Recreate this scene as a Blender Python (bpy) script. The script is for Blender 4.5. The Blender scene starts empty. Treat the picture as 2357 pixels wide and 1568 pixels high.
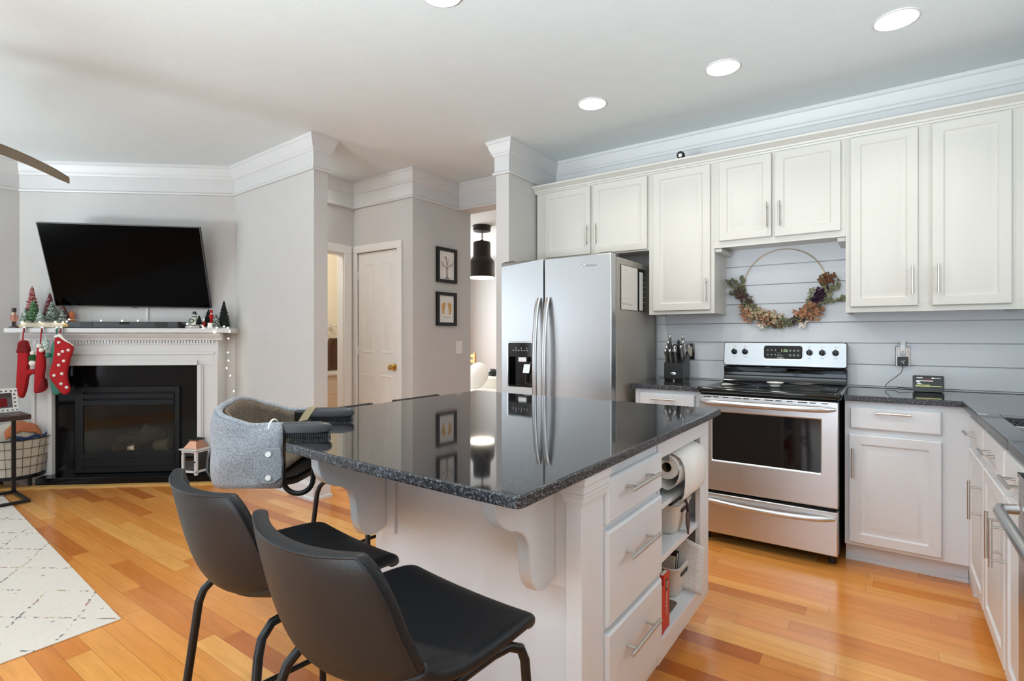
import bpy, bmesh, math, random
from mathutils import Vector, Matrix
R = math.radians
PI = math.pi
rnd = random.Random(7)
SC = bpy.context.scene
COL = SC.collection

# ------------------------------------------------------------------ camera, world, light, exposure
YAW = 35.25
cam_d = bpy.data.cameras.new('camera')
cam = bpy.data.objects.new('camera', cam_d)
COL.objects.link(cam)
cam.location = (0, 0, 1.232)
cam.rotation_euler = (R(90), 0, R(YAW))
cam_d.sensor_width = 36
cam_d.lens = 1220 / 2357 * 36
cam_d.shift_y = -10 / 2357
cam_d.clip_start = 0.02
SC.camera = cam

W = bpy.data.worlds.new('daylight')
SC.world = W
W.use_nodes = True
_bg = W.node_tree.nodes['Background']
_bg.inputs[0].default_value = (0.86, 0.93, 1.0, 1)
_bg.inputs[1].default_value = 0.6

SC.view_settings.view_transform = 'Standard'
SC.view_settings.look = 'None'
SC.view_settings.gamma = 1
SC.view_settings.use_curve_mapping = False
SC.view_settings.exposure = 0.68
SC.cycles.use_denoising = True
SC.cycles.max_bounces = 10
SC.cycles.diffuse_bounces = 6
SC.cycles.glossy_bounces = 5
SC.cycles.transmission_bounces = 8
SC.cycles.transparent_max_bounces = 12
SC.cycles.sample_clamp_indirect = 6
SC.cycles.caustics_reflective = False
SC.cycles.caustics_refractive = False


def area(name, loc, target, sx, sy, power, col, spread=180):
    l = bpy.data.lights.new(name, 'AREA')
    l.shape = 'RECTANGLE'
    l.size, l.size_y, l.energy, l.color = sx, sy, power, col
    l.spread = R(spread)
    o = bpy.data.objects.new(name, l)
    COL.objects.link(o)
    o.location = loc
    o.rotation_euler = (Vector(target) - Vector(loc)).to_track_quat('-Z', 'Y').to_euler()
    return o


# daylight entering through the windows behind the camera, plus added sink-side and far-room lamps
DAY = (0.80, 0.90, 1.0)
area('daylight_patio', (-1.3, -2.75, 1.15), (-1.3, 5, 1.15), 2.3, 2.0, 34, (0.68, 0.84, 1.0))
area('daylight_living', (-5.42, -2.75, 1.4), (-5.42, 5, 1.4), 1.2, 1.7, 8, DAY)
area('daylight_side', (-6.28, -1.0, 1.4), (0, -1.0, 1.4), 1.7, 1.6, 24, DAY)
area('sink_side_fill', (1.06, 2.50, 1.66), (-5, 2.70, 1.5), 1.05, 1.0, 8, (0.95, 0.98, 1.0))  # added lamp at an invented sink window, lifting hall wall and drawers
area('far_room_fill', (-6.9, 6.4, 1.5), (0, 6.2, 1.3), 1.8, 1.6, 75, (0.90, 0.95, 1.0))  # added lamp inside the far room, whose walls have no window
# added lamps outside patio door and living room window, aimed up to brighten ceilings
area('ceiling_fill_patio', (-1.5, -4.3, -0.5), (-0.8, -0.9, 2.7), 3.0, 1.6, 270, (0.80, 0.92, 0.98), 76)
area('ceiling_fill_living', (-5.4, -4.3, -0.2), (-5.0, -0.6, 2.7), 3.0, 1.6, 225, (0.80, 0.92, 0.98), 90)


def point(name, loc, power, col, r=0.06):
    l = bpy.data.lights.new(name, 'POINT')
    l.energy, l.color, l.shadow_soft_size = power, col, r
    o = bpy.data.objects.new(name, l)
    COL.objects.link(o)
    o.location = loc
    return o


# ------------------------------------------------------------------ helpers
def S(r, g, b):
    f = lambda c: (c / 255) / 12.92 if c / 255 <= 0.04045 else ((c / 255 + 0.055) / 1.055) ** 2.4
    return (f(r), f(g), f(b), 1)


class NT:
    def __init__(s, name):
        s.m = bpy.data.materials.new(name)
        s.m.use_nodes = True
        s.t = s.m.node_tree
        s.p = s.t.nodes['Principled BSDF']

    def n(s, kind, ins=None, **props):
        nd = s.t.nodes.new('ShaderNode' + kind)
        for k, v in props.items():
            setattr(nd, k, v)
        for k, v in (ins or {}).items():
            s.set(nd.inputs[k], v)
        return nd

    def set(s, sock, v):
        if isinstance(v, bpy.types.NodeSocket):
            s.t.links.new(v, sock)
        else:
            sock.default_value = v

    def math(s, op, a, b=0.0, c=0.0):
        return s.n('Math', {0: a, 1: b, 2: c}, operation=op).outputs[0]

    def mix(s, f, a, b, blend='MIX'):
        nd = s.n('Mix', data_type='RGBA', blend_type=blend)
        s.set(nd.inputs[0], f)
        s.set(nd.inputs[6], a)
        s.set(nd.inputs[7], b)
        return nd.outputs[2]

    def ramp(s, f, stops):
        nd = s.n('ValToRGB', {0: f})
        e = nd.color_ramp.elements
        e[0].position, e[0].color = stops[0]
        e[1].position, e[1].color = stops[1]
        for p, c in stops[2:]:
            x = e.new(p)
            x.color = c
        return nd.outputs[0]

    def coord(s, scale=(1, 1, 1), kind='Object', rot=(0, 0, 0)):
        tc = s.n('TexCoord')
        mp = s.n('Mapping', {0: tc.outputs[kind], 2: rot, 3: scale})
        return mp.outputs[0]

    def noise(s, vec, scale, detail=3, rough=0.5):
        return s.n('TexNoise', {'Vector': vec, 'Scale': scale, 'Detail': detail, 'Roughness': rough}).outputs[0]

    def bump(s, h, strength=0.2, dist=0.01):
        b = s.n('Bump', {'Strength': strength, 'Distance': dist, 'Height': h})
        s.set(s.p.inputs['Normal'], b.outputs[0])

    def P(s, **kw):
        for k, v in kw.items():
            s.set(s.p.inputs[k.replace('_', ' ')], v)
        return s


def plain(name, c, rough=0.5, metal=0.0, var=0.03, scale=8, bump=0.0, bscale=150, **kw):
    t = NT(name)
    v = t.coord()
    n = t.noise(v, scale)
    d = (c[0] * (1 - var * 2), c[1] * (1 - var * 2), c[2] * (1 - var * 2), 1)
    t.P(Base_Color=t.mix(n, d, c), Roughness=rough, Metallic=metal, **kw)
    if bump:
        t.bump(t.noise(v, bscale, 2), bump, 0.002)
    return t.m


M = {}
M['wall'] = plain('wall_paint', S(200, 199, 197), 0.75, bump=0.12, bscale=260)
M['wall_far'] = plain('far_room_paint', S(205, 205, 203), 0.8, bump=0.1)
M['bath'] = plain('bathroom_paint', S(226, 216, 198), 0.75)
M['ceiling'] = plain('ceiling_paint', S(216, 223, 224), 0.85, bump=0.25, bscale=90)
M['trim'] = plain('trim_paint', S(211, 211, 211), 0.42)
M['door_paint'] = plain('door_paint', S(232, 231, 228), 0.4)
M['cab'] = plain('cabinet_cream_paint', S(205, 203, 196), 0.36, var=0.015)
M['cabw'] = plain('cabinet_white_paint', S(219, 222, 226), 0.36, var=0.015)
M['black_metal'] = plain('black_metal', S(22, 22, 23), 0.38, 0.3)
M['dark_bronze'] = plain('dark_bronze', S(44, 38, 33), 0.5, 0.5)
M['black_plastic'] = plain('black_plastic', S(20, 20, 21), 0.35)
M['grey_plastic'] = plain('charcoal_plastic', S(52, 52, 55), 0.42)
M['black_gloss'] = plain('black_gloss', S(7, 7, 8), 0.06)
M['black_stone'] = plain('black_polished_stone', S(12, 12, 14), 0.12, IOR=1.3)
M['tv_screen'] = plain('television_screen', S(4, 4, 5), 0.10, IOR=1.13)
M['firebox'] = plain('firebox_black', S(14, 15, 18), 0.5, IOR=1.35)
M['firebox_in'] = plain('firebox_soot', S(16, 15, 14), 0.9)
M['chrome'] = plain('chrome', (0.8, 0.8, 0.8, 1), 0.12, 1.0)
M['nickel'] = plain('brushed_nickel', (0.62, 0.60, 0.57, 1), 0.3, 1.0)
M['brass'] = plain('brass', (0.72, 0.48, 0.16, 1), 0.2, 1.0)
M['copper'] = plain('copper', (0.62, 0.33, 0.22, 1), 0.32, 1.0)
M['white_plastic'] = plain('white_plastic', S(232, 232, 230), 0.35)
M['off_plastic'] = plain('almond_plastic', S(206, 196, 180), 0.4)
M['paper'] = plain('white_paper', S(236, 234, 230), 0.9, bump=0.15, bscale=300)
M['cardboard'] = plain('cardboard_core', S(120, 96, 72), 0.9)
M['ceramic'] = plain('white_ceramic', S(225, 222, 216), 0.2)
M['book_red'] = plain('red_book_cover', S(196, 40, 34), 0.45)
M['book_dark'] = plain('dark_label', S(58, 52, 36), 0.5)
M['green_label'] = plain('green_label', S(40, 80, 34), 0.5)
M['pages'] = plain('page_edges', S(222, 212, 196), 0.9)
M['ink'] = plain('grey_ink', S(88, 86, 88), 0.8)
M['text_white'] = plain('white_lettering', S(235, 235, 235), 0.5)
M['text_grey'] = plain('grey_lettering', S(120, 120, 122), 0.5)
M['red_felt'] = plain('red_felt', S(178, 22, 30), 0.95, var=0.12, scale=40, bump=0.3, bscale=400)
M['dark_red'] = plain('dark_red_felt', S(120, 12, 20), 0.95, var=0.12, scale=40)
M['green_felt'] = plain('green_sequin', S(58, 132, 108), 0.6, var=0.2, scale=60)
M['dark_green'] = plain('dark_green_knit', S(30, 84, 34), 0.95, var=0.2, scale=60)
M['white_felt'] = plain('white_felt', S(236, 230, 220), 0.95)
M['brown_towel'] = plain('brown_towel', S(92, 58, 36), 0.95, var=0.35, scale=14, bump=0.4, bscale=400)
M['white_fabric'] = plain('white_upholstery', S(226, 222, 212), 0.95, bump=0.3, bscale=200)
M['wood_tan'] = plain('tan_wood', S(206, 160, 92), 0.5, var=0.1)
M['driftwood'] = plain('pale_driftwood', S(206, 196, 178), 0.8, var=0.12, scale=20)
M['dark_wood'] = plain('dark_brown_wood', S(56, 36, 30), 0.32, var=0.2)
M['bulb'] = None
M['basket_plastic'] = plain('woven_plastic', S(218, 212, 203), 0.55, bump=0.5, bscale=110)
M['cloth'] = plain('cream_blanket', S(214, 206, 190), 0.95, var=0.1, scale=12, bump=0.4, bscale=60)
M['orange_cloth'] = plain('orange_print', S(218, 132, 88), 0.95, var=0.2, scale=60)
M['blue_cloth'] = plain('blue_print', S(62, 84, 130), 0.95, var=0.25, scale=50)
M['snow_white'] = plain('porcelain_white', S(224, 224, 220), 0.4)
M['skin'] = plain('painted_face', S(206, 160, 130), 0.5)
M['pink_coat'] = plain('rose_coat', S(178, 122, 104), 0.6)
M['log'] = plain('fire_log', S(120, 108, 96), 0.95, var=0.3, scale=20, bump=0.8, bscale=30)
M['log_end'] = plain('fire_log_end', S(190, 176, 148), 0.95, var=0.2, scale=30)
M['tray'] = plain('bronze_baking_tray', S(128, 116, 104), 0.4, 0.4)
M['fan_wood'] = plain('fan_blade_wood', S(98, 84, 62), 0.5, var=0.1)
M['caramel'] = plain('beige_strap', S(196, 176, 140), 0.8)


def mat_glass(name, col=(1, 1, 1, 1), rough=0.02, ior=1.5):
    t = NT(name)
    out = t.t.nodes['Material Output']
    g = t.n('BsdfGlossy', {'Color': (1, 1, 1, 1), 'Roughness': rough})
    tr = t.n('BsdfTransparent', {'Color': col})
    fr = t.n('Fresnel', {'IOR': ior})
    nz = t.noise(t.coord(), 3)
    mx = t.n('MixShader', {0: t.math('ADD', fr.outputs[0], t.math('MULTIPLY', nz, 0.02)), 1: tr.outputs[0], 2: g.outputs[0]})
    t.t.links.new(mx.outputs[0], out.inputs[0])
    return t.m


M['glass'] = mat_glass('clear_glass')
M['glass_dark'] = mat_glass('smoked_glass', (0.62, 0.60, 0.57, 1), 0.05, 1.22)
M['acrylic'] = mat_glass('clear_acrylic', (0.86, 0.86, 0.84, 1), 0.1)


def mat_emit(name, col, strength):
    t = NT(name)
    nz = t.noise(t.coord(), 5)
    t.P(Base_Color=col, Emission_Color=t.mix(nz, col, col), Emission_Strength=strength, Roughness=0.5)
    return t.m


M['can_lens'] = mat_emit('lamp_lens', (1.0, 0.95, 0.87, 1), 3.5)
M['pendant_glow'] = mat_emit('pendant_bulb', (1.0, 0.9, 0.72, 1), 8)
M['bulb'] = mat_emit('fairy_bulb', (1.0, 0.86, 0.62, 1), 14)
M['digits'] = mat_emit('green_digits', (0.45, 0.62, 0.3, 1), 0.16)
M['screen_white'] = mat_emit('screen_white_text', (0.9, 0.9, 0.85, 1), 0.35)
M['screen_lime'] = mat_emit('screen_lime_line', (0.7, 0.72, 0.25, 1), 0.35)
M['screen_red'] = mat_emit('screen_red_patch', (0.12, 0.02, 0.02, 1), 0.05)


def mat_floor():
    t = NT('oak_plank_floor')
    tc = t.n('TexCoord')
    sp = t.n('SeparateXYZ', {0: tc.outputs['Object']})
    X, Y = sp.outputs[0], sp.outputs[1]
    w = 0.083
    yy = t.math('DIVIDE', Y, w)
    row = t.math('FLOOR', yy)
    fy = t.math('FRACT', yy)
    h1 = t.n('TexWhiteNoise', {'W': row}, noise_dimensions='1D').outputs[0]
    ln = t.math('MULTIPLY_ADD', h1, 0.7, 0.65)
    xx = t.math('DIVIDE', t.math('ADD', X, t.math('MULTIPLY', h1, 7.3)), ln)
    col = t.math('FLOOR', xx)
    fx = t.math('FRACT', xx)
    cmb = t.n('CombineXYZ', {0: row, 1: col, 2: 0.0})
    h2 = t.n('TexWhiteNoise', {'Vector': cmb.outputs[0]}, noise_dimensions='2D')
    base = t.ramp(h2.outputs[0], [(0.0, S(176, 94, 40)), (0.10, S(206, 126, 56)), (0.45, S(220, 143, 67)), (0.8, S(229, 157, 80)), (0.95, S(236, 173, 96))])
    off = t.n('CombineXYZ', {0: X, 1: t.math('MULTIPLY', Y, 9.0), 2: t.math('MULTIPLY', h2.outputs[0], 30)})
    g1 = t.noise(off.outputs[0], 2.6, 6, 0.62)
    g1 = t.ramp(g1, [(0.3, (0.80, 0.74, 0.66, 1)), (0.7, (1.06, 1.05, 1.02, 1))])
    base = t.mix(0.75, base, g1, 'MULTIPLY')
    off2 = t.n('CombineXYZ', {0: t.math('MULTIPLY', X, 3.0), 1: t.math('MULTIPLY', Y, 60.0), 2: t.math('MULTIPLY', h2.outputs[0], 50)})
    g2 = t.ramp(t.noise(off2.outputs[0], 2.0, 3), [(0.35, (0.9, 0.88, 0.84, 1)), (0.6, (1, 1, 1, 1))])
    base = t.mix(0.5, base, g2, 'MULTIPLY')
    ey = t.math('MINIMUM', fy, t.math('SUBTRACT', 1.0, fy))
    ex = t.math('MULTIPLY', t.math('MINIMUM', fx, t.math('SUBTRACT', 1.0, fx)), t.math('DIVIDE', ln, w))
    e = t.math('MINIMUM', ey, ex)
    gap = t.math('LESS_THAN', e, 0.011)
    base = t.mix(t.math('MULTIPLY', gap, 0.55), base, S(96, 58, 28))
    t.P(Base_Color=base, Roughness=t.math('MULTIPLY_ADD', g2, 0.05, 0.17), Coat_Weight=0.25, Coat_Roughness=0.12)
    t.bump(t.math('MINIMUM', e, 0.03), 0.15, 0.01)
    return t.m


def mat_granite():
    t = NT('black_speckled_granite')
    v = t.coord()
    n1 = t.noise(v, 230, 4, 0.7)
    n2 = t.n('TexVoronoi', {'Vector': v, 'Scale': 330.0}).outputs[0]
    c = t.ramp(n1, [(0.5, (0.006, 0.006, 0.007, 1)), (0.60, (0.02, 0.02, 0.024, 1)), (0.67, (0.13, 0.135, 0.15, 1)), (0.74, (0.26, 0.26, 0.27, 1))])
    c = t.mix(t.math('LESS_THAN', n2, 0.10), c, (0.20, 0.19, 0.18, 1))
    t.P(Base_Color=c, Roughness=0.045, IOR=1.75)
    return t.m


def mat_granite_edge():
    t = NT('chiseled_granite_edge')
    v = t.coord()
    n1 = t.noise(v, 170, 4, 0.75)
    c = t.ramp(n1, [(0.42, (0.007, 0.007, 0.009, 1)), (0.53, (0.03, 0.032, 0.038, 1)), (0.62, (0.16, 0.17, 0.19, 1)), (0.72, (0.36, 0.36, 0.36, 1))])
    t.P(Base_Color=c, Roughness=0.22)
    t.bump(n1, 0.35, 0.004)
    return t.m


def mat_steel(name, axis, rough=0.24, c=(0.60, 0.60, 0.61, 1)):
    t = NT(name)
    sc = [220, 220, 220]
    sc[axis] = 3
    v = t.coord(tuple(sc))
    n = t.noise(v, 1.0, 2)
    col = t.mix(n, (c[0] * .9, c[1] * .9, c[2] * .9, 1), c)
    t.P(Base_Color=col, Metallic=1.0, Roughness=t.math('MULTIPLY_ADD', n, 0.10, rough - 0.05))
    t.bump(n, 0.04, 0.001)
    return t.m


def mat_leather():
    t = NT('black_leather')
    v = t.coord()
    n = t.n('TexVoronoi', {'Vector': v, 'Scale': 420.0}).outputs[0]
    big = t.noise(v, 9, 3)
    c = t.mix(big, S(13, 14, 17), S(22, 24, 28))
    t.P(Base_Color=c, Roughness=t.math('MULTIPLY_ADD', big, 0.16, 0.40))
    t.P(IOR=1.4)
    t.bump(n, 0.12, 0.0015)
    return t.m


def mat_heather(name, a, b, sc=260):
    t = NT(name)
    v = t.coord((1, 1, 2.6))
    n = t.noise(v, sc, 3, 0.8)
    big = t.noise(t.coord(), 14, 2)
    c = t.mix(t.ramp(n, [(0.38, (0, 0, 0, 1)), (0.62, (1, 1, 1, 1))]), a, b)
    c = t.mix(t.math('MULTIPLY', big, 0.2), c, a)
    t.P(Base_Color=c, Roughness=0.95)
    t.bump(n, 0.35, 0.002)
    return t.m


def mat_frost(name, a, frost, thr=0.52):
    t = NT(name)
    v = t.coord()
    n = t.noise(v, 95, 3, 0.7)
    sp = t.n('SeparateXYZ', {0: v})
    f = t.ramp(n, [(thr - .07, (0, 0, 0, 1)), (thr + .07, (1, 1, 1, 1))])
    t.P(Base_Color=t.mix(f, a, frost), Roughness=0.9)
    return t.m


def mat_rug():
    t = NT('cream_trellis_rug')
    tc = t.n('TexCoord')
    v = tc.outputs['Object']
    wob = t.noise(v, 5.0, 3)
    sp = t.n('SeparateXYZ', {0: v})
    X = t.math('ADD', sp.outputs[0], t.math('MULTIPLY', wob, 0.06))
    Y = t.math('ADD', sp.outputs[1], t.math('MULTIPLY', wob, 0.05))
    a = t.math('ADD', X, t.math('MULTIPLY', Y, 1.5))
    b = t.math('SUBTRACT', X, t.math('MULTIPLY', Y, 1.5))
    la = t.math('ABSOLUTE', t.math('SUBTRACT', t.math('FRACT', t.math('MULTIPLY', a, 2.3)), 0.5))
    lb = t.math('ABSOLUTE', t.math('SUBTRACT', t.math('FRACT', t.math('MULTIPLY', b, 2.3)), 0.5))
    ln = t.math('LESS_THAN', t.math('MINIMUM', la, lb), 0.020)
    dash = t.math('GREATER_THAN', t.noise(v, 48, 2), 0.5)
    fade = t.math('GREATER_THAN', t.noise(v, 3.2, 2), 0.43)
    mk = t.math('MULTIPLY', t.math('MULTIPLY', ln, dash), fade)
    dots = t.math('LESS_THAN', t.n('TexVoronoi', {'Vector': v, 'Scale': 11.0}).outputs[0], 0.085)
    mk = t.math('MAXIMUM', mk, t.math('MULTIPLY', dots, 0.7))
    hue = t.ramp(t.noise(v, 4.0, 2), [(0.40, S(84, 88, 92)), (0.5, S(112, 100, 98)), (0.56, S(160, 96, 84)), (0.62, S(176, 158, 92)), (0.7, S(96, 112, 108))])
    base = t.mix(t.noise(v, 90, 3), S(206, 196, 184), S(222, 213, 202))
    t.P(Base_Color=t.mix(t.math('MULTIPLY', mk, 0.85), base, hue), Roughness=1.0)
    t.bump(t.noise(v, 260, 2), 0.4, 0.003)
    return t.m


def mat_sheet(name, c, ink, rows=40, thr=0.55):
    """printed sheet: grey lines of writing, object space"""
    t = NT(name)
    tc = t.n('TexCoord')
    v = t.n('Mapping', {0: tc.outputs['Object'], 3: (1, 1, 1)}).outputs[0]
    sp = t.n('SeparateXYZ', {0: v})
    r = t.math('FRACT', t.math('MULTIPLY', sp.outputs[2], rows))
    band = t.math('LESS_THAN', t.math('ABSOLUTE', t.math('SUBTRACT', r, 0.5)), 0.2)
    n = t.math('GREATER_THAN', t.noise(t.n('Mapping', {0: tc.outputs['Object'], 3: (1, 1, .3)}).outputs[0], 320, 2), thr)
    t.P(Base_Color=t.mix(t.math('MULTIPLY', t.math('MULTIPLY', band, n), 0.75), c, ink), Roughness=0.85)
    return t.m


M['floor'] = mat_floor()
M['granite'] = mat_granite()
M['granite_edge'] = mat_granite_edge()
M['steel_z'] = mat_steel('brushed_steel_vertical', 2, 0.30, (0.54, 0.545, 0.555, 1))
M['steel_x'] = mat_steel('brushed_steel_horizontal', 0, 0.34, (0.66, 0.66, 0.67, 1))
M['steel_panel'] = mat_steel('brushed_steel_panel', 0, 0.30, (0.46, 0.46, 0.465, 1))
M['steel_y'] = mat_steel('brushed_steel_side', 1, 0.3)
M['fridge_side'] = plain('grey_steel_panel', S(168, 163, 155), 0.30, 0.2)
M['leather'] = mat_leather()
M['heather'] = mat_heather('heather_grey_fabric', S(88, 92, 98), S(176, 180, 186))
M['lining'] = mat_heather('taupe_lining', S(72, 62, 52), S(124, 110, 96), 180)
M['rug'] = mat_rug()
M['sheet'] = mat_sheet('printed_sheet', S(226, 222, 217), S(168, 163, 162), 120, 0.56)
M['frost_green'] = mat_frost('frosted_green_bristle', S(26, 54, 42), S(205, 214, 208), 0.53)
M['bright_green'] = mat_frost('bright_green_bristle', S(40, 96, 44), S(190, 210, 186), 0.58)
M['frost_red'] = mat_frost('frosted_red_bristle', S(132, 16, 30), S(214, 196, 196), 0.56)
M['wine'] = mat_frost('wine_bristle', S(90, 14, 26), S(180, 170, 168), 0.6)
M['dark_tree'] = mat_frost('dark_green_bristle', S(14, 26, 22), S(60, 76, 70), 0.68)
M['mint'] = mat_frost('mint_bristle', S(120, 150, 138), S(226, 230, 226), 0.52)


class MB:
    def __init__(s):
        s.bm = bmesh.new()
        s.X = None

    def v(s, p):
        p = Vector(p)
        if s.X is not None:
            p = s.X @ p
        return s.bm.verts.new(p)

    def f(s, vs):
        try:
            return s.bm.faces.new(vs)
        except ValueError:
            return None

    def box(s, x0, x1, y0, y1, z0, z1):
        v = [s.v((x, y, z)) for z in (z0, z1) for y in (y0, y1) for x in (x0, x1)]
        for q in ((0, 2, 3, 1), (4, 5, 7, 6), (0, 1, 5, 4), (2, 6, 7, 3), (0, 4, 6, 2), (1, 3, 7, 5)):
            s.f([v[i] for i in q])
        return s

    def prism(s, poly, z0, z1):
        a = [s.v((x, y, z0)) for x, y in poly]
        b = [s.v((x, y, z1)) for x, y in poly]
        s.f(a[::-1])
        s.f(b)
        for i in range(len(a)):
            j = (i + 1) % len(a)
            s.f([a[i], a[j], b[j], b[i]])
        return s

    def loft(s, rings, cap0=True, cap1=True, closed=True):
        R_ = [[s.v(p) for p in r] for r in rings]
        n = len(R_[0])
        for a, b in zip(R_, R_[1:]):
            for i in range(n if closed else n - 1):
                j = (i + 1) % n
                s.f([a[i], a[j], b[j], b[i]])
        if cap0:
            s.f(R_[0][::-1])
        if cap1:
            s.f(R_[-1])
        return s

    def tube(s, pts, r, seg=10, closed=False, caps=True):
        P = [Vector(p) for p in pts]
        n = len(P)
        rs = r if isinstance(r, (list, tuple)) else [r] * n
        up = None
        rings = []
        for i in range(n):
            if closed:
                d = P[(i + 1) % n] - P[i - 1]
            else:
                d = P[min(i + 1, n - 1)] - P[max(i - 1, 0)]
            d.normalize()
            if up is None:
                up = d.orthogonal().normalized()
            else:
                up = (up - d * up.dot(d))
                up = up.normalized() if up.length > 1e-6 else d.orthogonal().normalized()
            b = d.cross(up)
            rings.append([P[i] + (up * math.cos(2 * PI * k / seg) + b * math.sin(2 * PI * k / seg)) * rs[i] for k in range(seg)])
        if closed:
            rings.append(rings[0])
            s.loft(rings, False, False)
            bmesh.ops.remove_doubles(s.bm, verts=s.bm.verts, dist=1e-6)
        else:
            s.loft(rings, caps, caps)
        return s

    def cyl(s, p0, p1, r0, r1=None, seg=20):
        return s.tube([p0, p1], [r0, r0 if r1 is None else r1], seg)

    def lathe(s, prof, c=(0, 0, 0), seg=28, axis='z', cap=True):
        c = Vector(c)
        rings = []
        for r, h in prof:
            ring = []
            for k in range(seg):
                a = 2 * PI * k / seg
                if axis == 'z':
                    p = (r * math.cos(a), r * math.sin(a), h)
                elif axis == 'y':
                    p = (r * math.cos(a), h, -r * math.sin(a))
                else:
                    p = (h, r * math.cos(a), r * math.sin(a))
                ring.append(c + Vector(p))
            rings.append(ring)
        s.loft(rings, cap, cap)
        return s

    def ball(s, c, r, sc=(1, 1, 1), seg=12, rings=8):
        pr = [(max(1e-4, r * math.sin(PI * i / rings)), -r * math.cos(PI * i / rings)) for i in range(rings + 1)]
        c = Vector(c)
        rr = []
        for q, h in pr:
            rr.append([c + Vector((q * math.cos(2 * PI * k / seg) * sc[0], q * math.sin(2 * PI * k / seg) * sc[1], h * sc[2])) for k in range(seg)])
        s.loft(rr)
        return s

    def panel(s, x0, x1, z0, z1, rings, plane):
        """rectangular stepped front. plane(u, w, d) -> world; rings = [(inset, depth)]"""
        rr = []
        for ins, d in rings:
            rr.append([plane(x0 + ins, z0 + ins, d), plane(x1 - ins, z0 + ins, d), plane(x1 - ins, z1 - ins, d), plane(x0 + ins, z1 - ins, d)])
        s.loft(rr, True, True)
        return s

    def grid(s, fn, nu, nv, closeu=False):
        V = [[s.v(fn(i / nu, j / nv)) for i in range(nu + (0 if closeu else 1))] for j in range(nv + 1)]
        n = len(V[0])
        for j in range(nv):
            for i in range(n if closeu else n - 1):
                k = (i + 1) % n
                s.f([V[j][i], V[j][k], V[j + 1][k], V[j + 1][i]])
        return s


ROOT = {}


def root_matrix(o):
    while o is not None:
        if o.name in ROOT:
            return ROOT[o.name]
        o = o.parent
    return Matrix.Identity(4)


def thing(name, label, cat, loc=(0, 0, 0), rotz=0.0, group=None):
    o = bpy.data.objects.new(name, None)
    COL.objects.link(o)
    o.empty_display_size = 0.1
    o.location = loc
    o.rotation_euler = (0, 0, rotz)
    o['label'], o['category'] = label, cat
    if group:
        o['group'] = group
    ROOT[o.name] = Matrix.Translation(Vector(loc)) @ Matrix.Rotation(rotz, 4, 'Z')
    return o


def build(name, mb, mat, parent=None, local=False, smooth=35, bev=0.0, sub=0, solid=0.0, seg=2, loc=None, label=None):
    me = bpy.data.meshes.new(name)
    bmesh.ops.recalc_face_normals(mb.bm, faces=mb.bm.faces)
    if parent is not None and not local:
        mb.bm.transform(root_matrix(parent).inverted())
    if loc is not None:
        mb.bm.transform(Matrix.Translation(-Vector(loc)))
    mb.bm.to_mesh(me)
    mb.bm.free()
    for m in (mat if isinstance(mat, (list, tuple)) else [mat]):
        me.materials.append(M[m])
    if smooth:
        for p in me.polygons:
            p.use_smooth = True
        if smooth < 180:
            me.set_sharp_from_angle(angle=R(smooth))
    o = bpy.data.objects.new(name, me)
    COL.objects.link(o)
    if parent is not None:
        o.parent = parent
    if loc is not None:
        o.location = loc
    if solid:
        md = o.modifiers.new('solid', 'SOLIDIFY')
        md.thickness = solid
        md.offset = 0
    if sub:
        md = o.modifiers.new('sub', 'SUBSURF')
        md.levels = md.render_levels = sub
    if bev:
        md = o.modifiers.new('bevel', 'BEVEL')
        md.width, md.segments, md.limit_method, md.angle_limit = bev, seg, 'ANGLE', R(40)
    if label:
        o['label'] = label
    return o


def struct(name, mb, mat, **kw):
    o = build(name, mb, mat, **kw)
    o['kind'] = 'structure'
    return o


def solo(name, mb, mat, label, cat, loc, group=None, **kw):
    o = build(name, mb, mat, loc=loc, **kw)
    o['label'], o['category'] = label, cat
    if group:
        o['group'] = group
    return o


def dup(root, loc, rotz, label, group=None):
    def cp(o, parent):
        c = o.copy()
        COL.objects.link(c)
        if parent is not None:
            c.parent = parent
        for ch in list(o.children):
            cp(ch, c)
        return c
    r = cp(root, None)
    r.location = loc
    r.rotation_euler = (0, 0, rotz)
    r['label'] = label
    if group:
        r['group'] = group
    return r


def text(name, body, size, mat, parent, origin, ex, ey, depth=0.0006, align='CENTER'):
    """flat lettering whose x axis runs along ex and y axis along ey (world)"""
    cu = bpy.data.curves.new(name, 'FONT')
    cu.body = body
    cu.size = size
    cu.extrude = depth
    cu.align_x = align
    cu.align_y = 'CENTER'
    cu.materials.append(M[mat])
    c = bpy.data.objects.new(name, cu)
    COL.objects.link(c)
    me = bpy.data.meshes.new_from_object(c.evaluated_get(bpy.context.evaluated_depsgraph_get()))
    bpy.data.objects.remove(c)
    me.name = name
    o = bpy.data.objects.new(name, me)
    COL.objects.link(o)
    ex, ey = Vector(ex).normalized(), Vector(ey).normalized()
    ez = ex.cross(ey)
    mx = Matrix((ex, ey, ez)).transposed().to_4x4()
    mx.translation = Vector(origin)
    o.parent = parent
    o.matrix_local = root_matrix(parent).inverted() @ mx
    return o


def arc(c, r, a0, a1, n, ax, ay):
    c, ax, ay = Vector(c), Vector(ax), Vector(ay)
    return [c + ax * r * math.cos(R(a0 + (a1 - a0) * i / n)) + ay * r * math.sin(R(a0 + (a1 - a0) * i / n)) for i in range(n + 1)]


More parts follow.
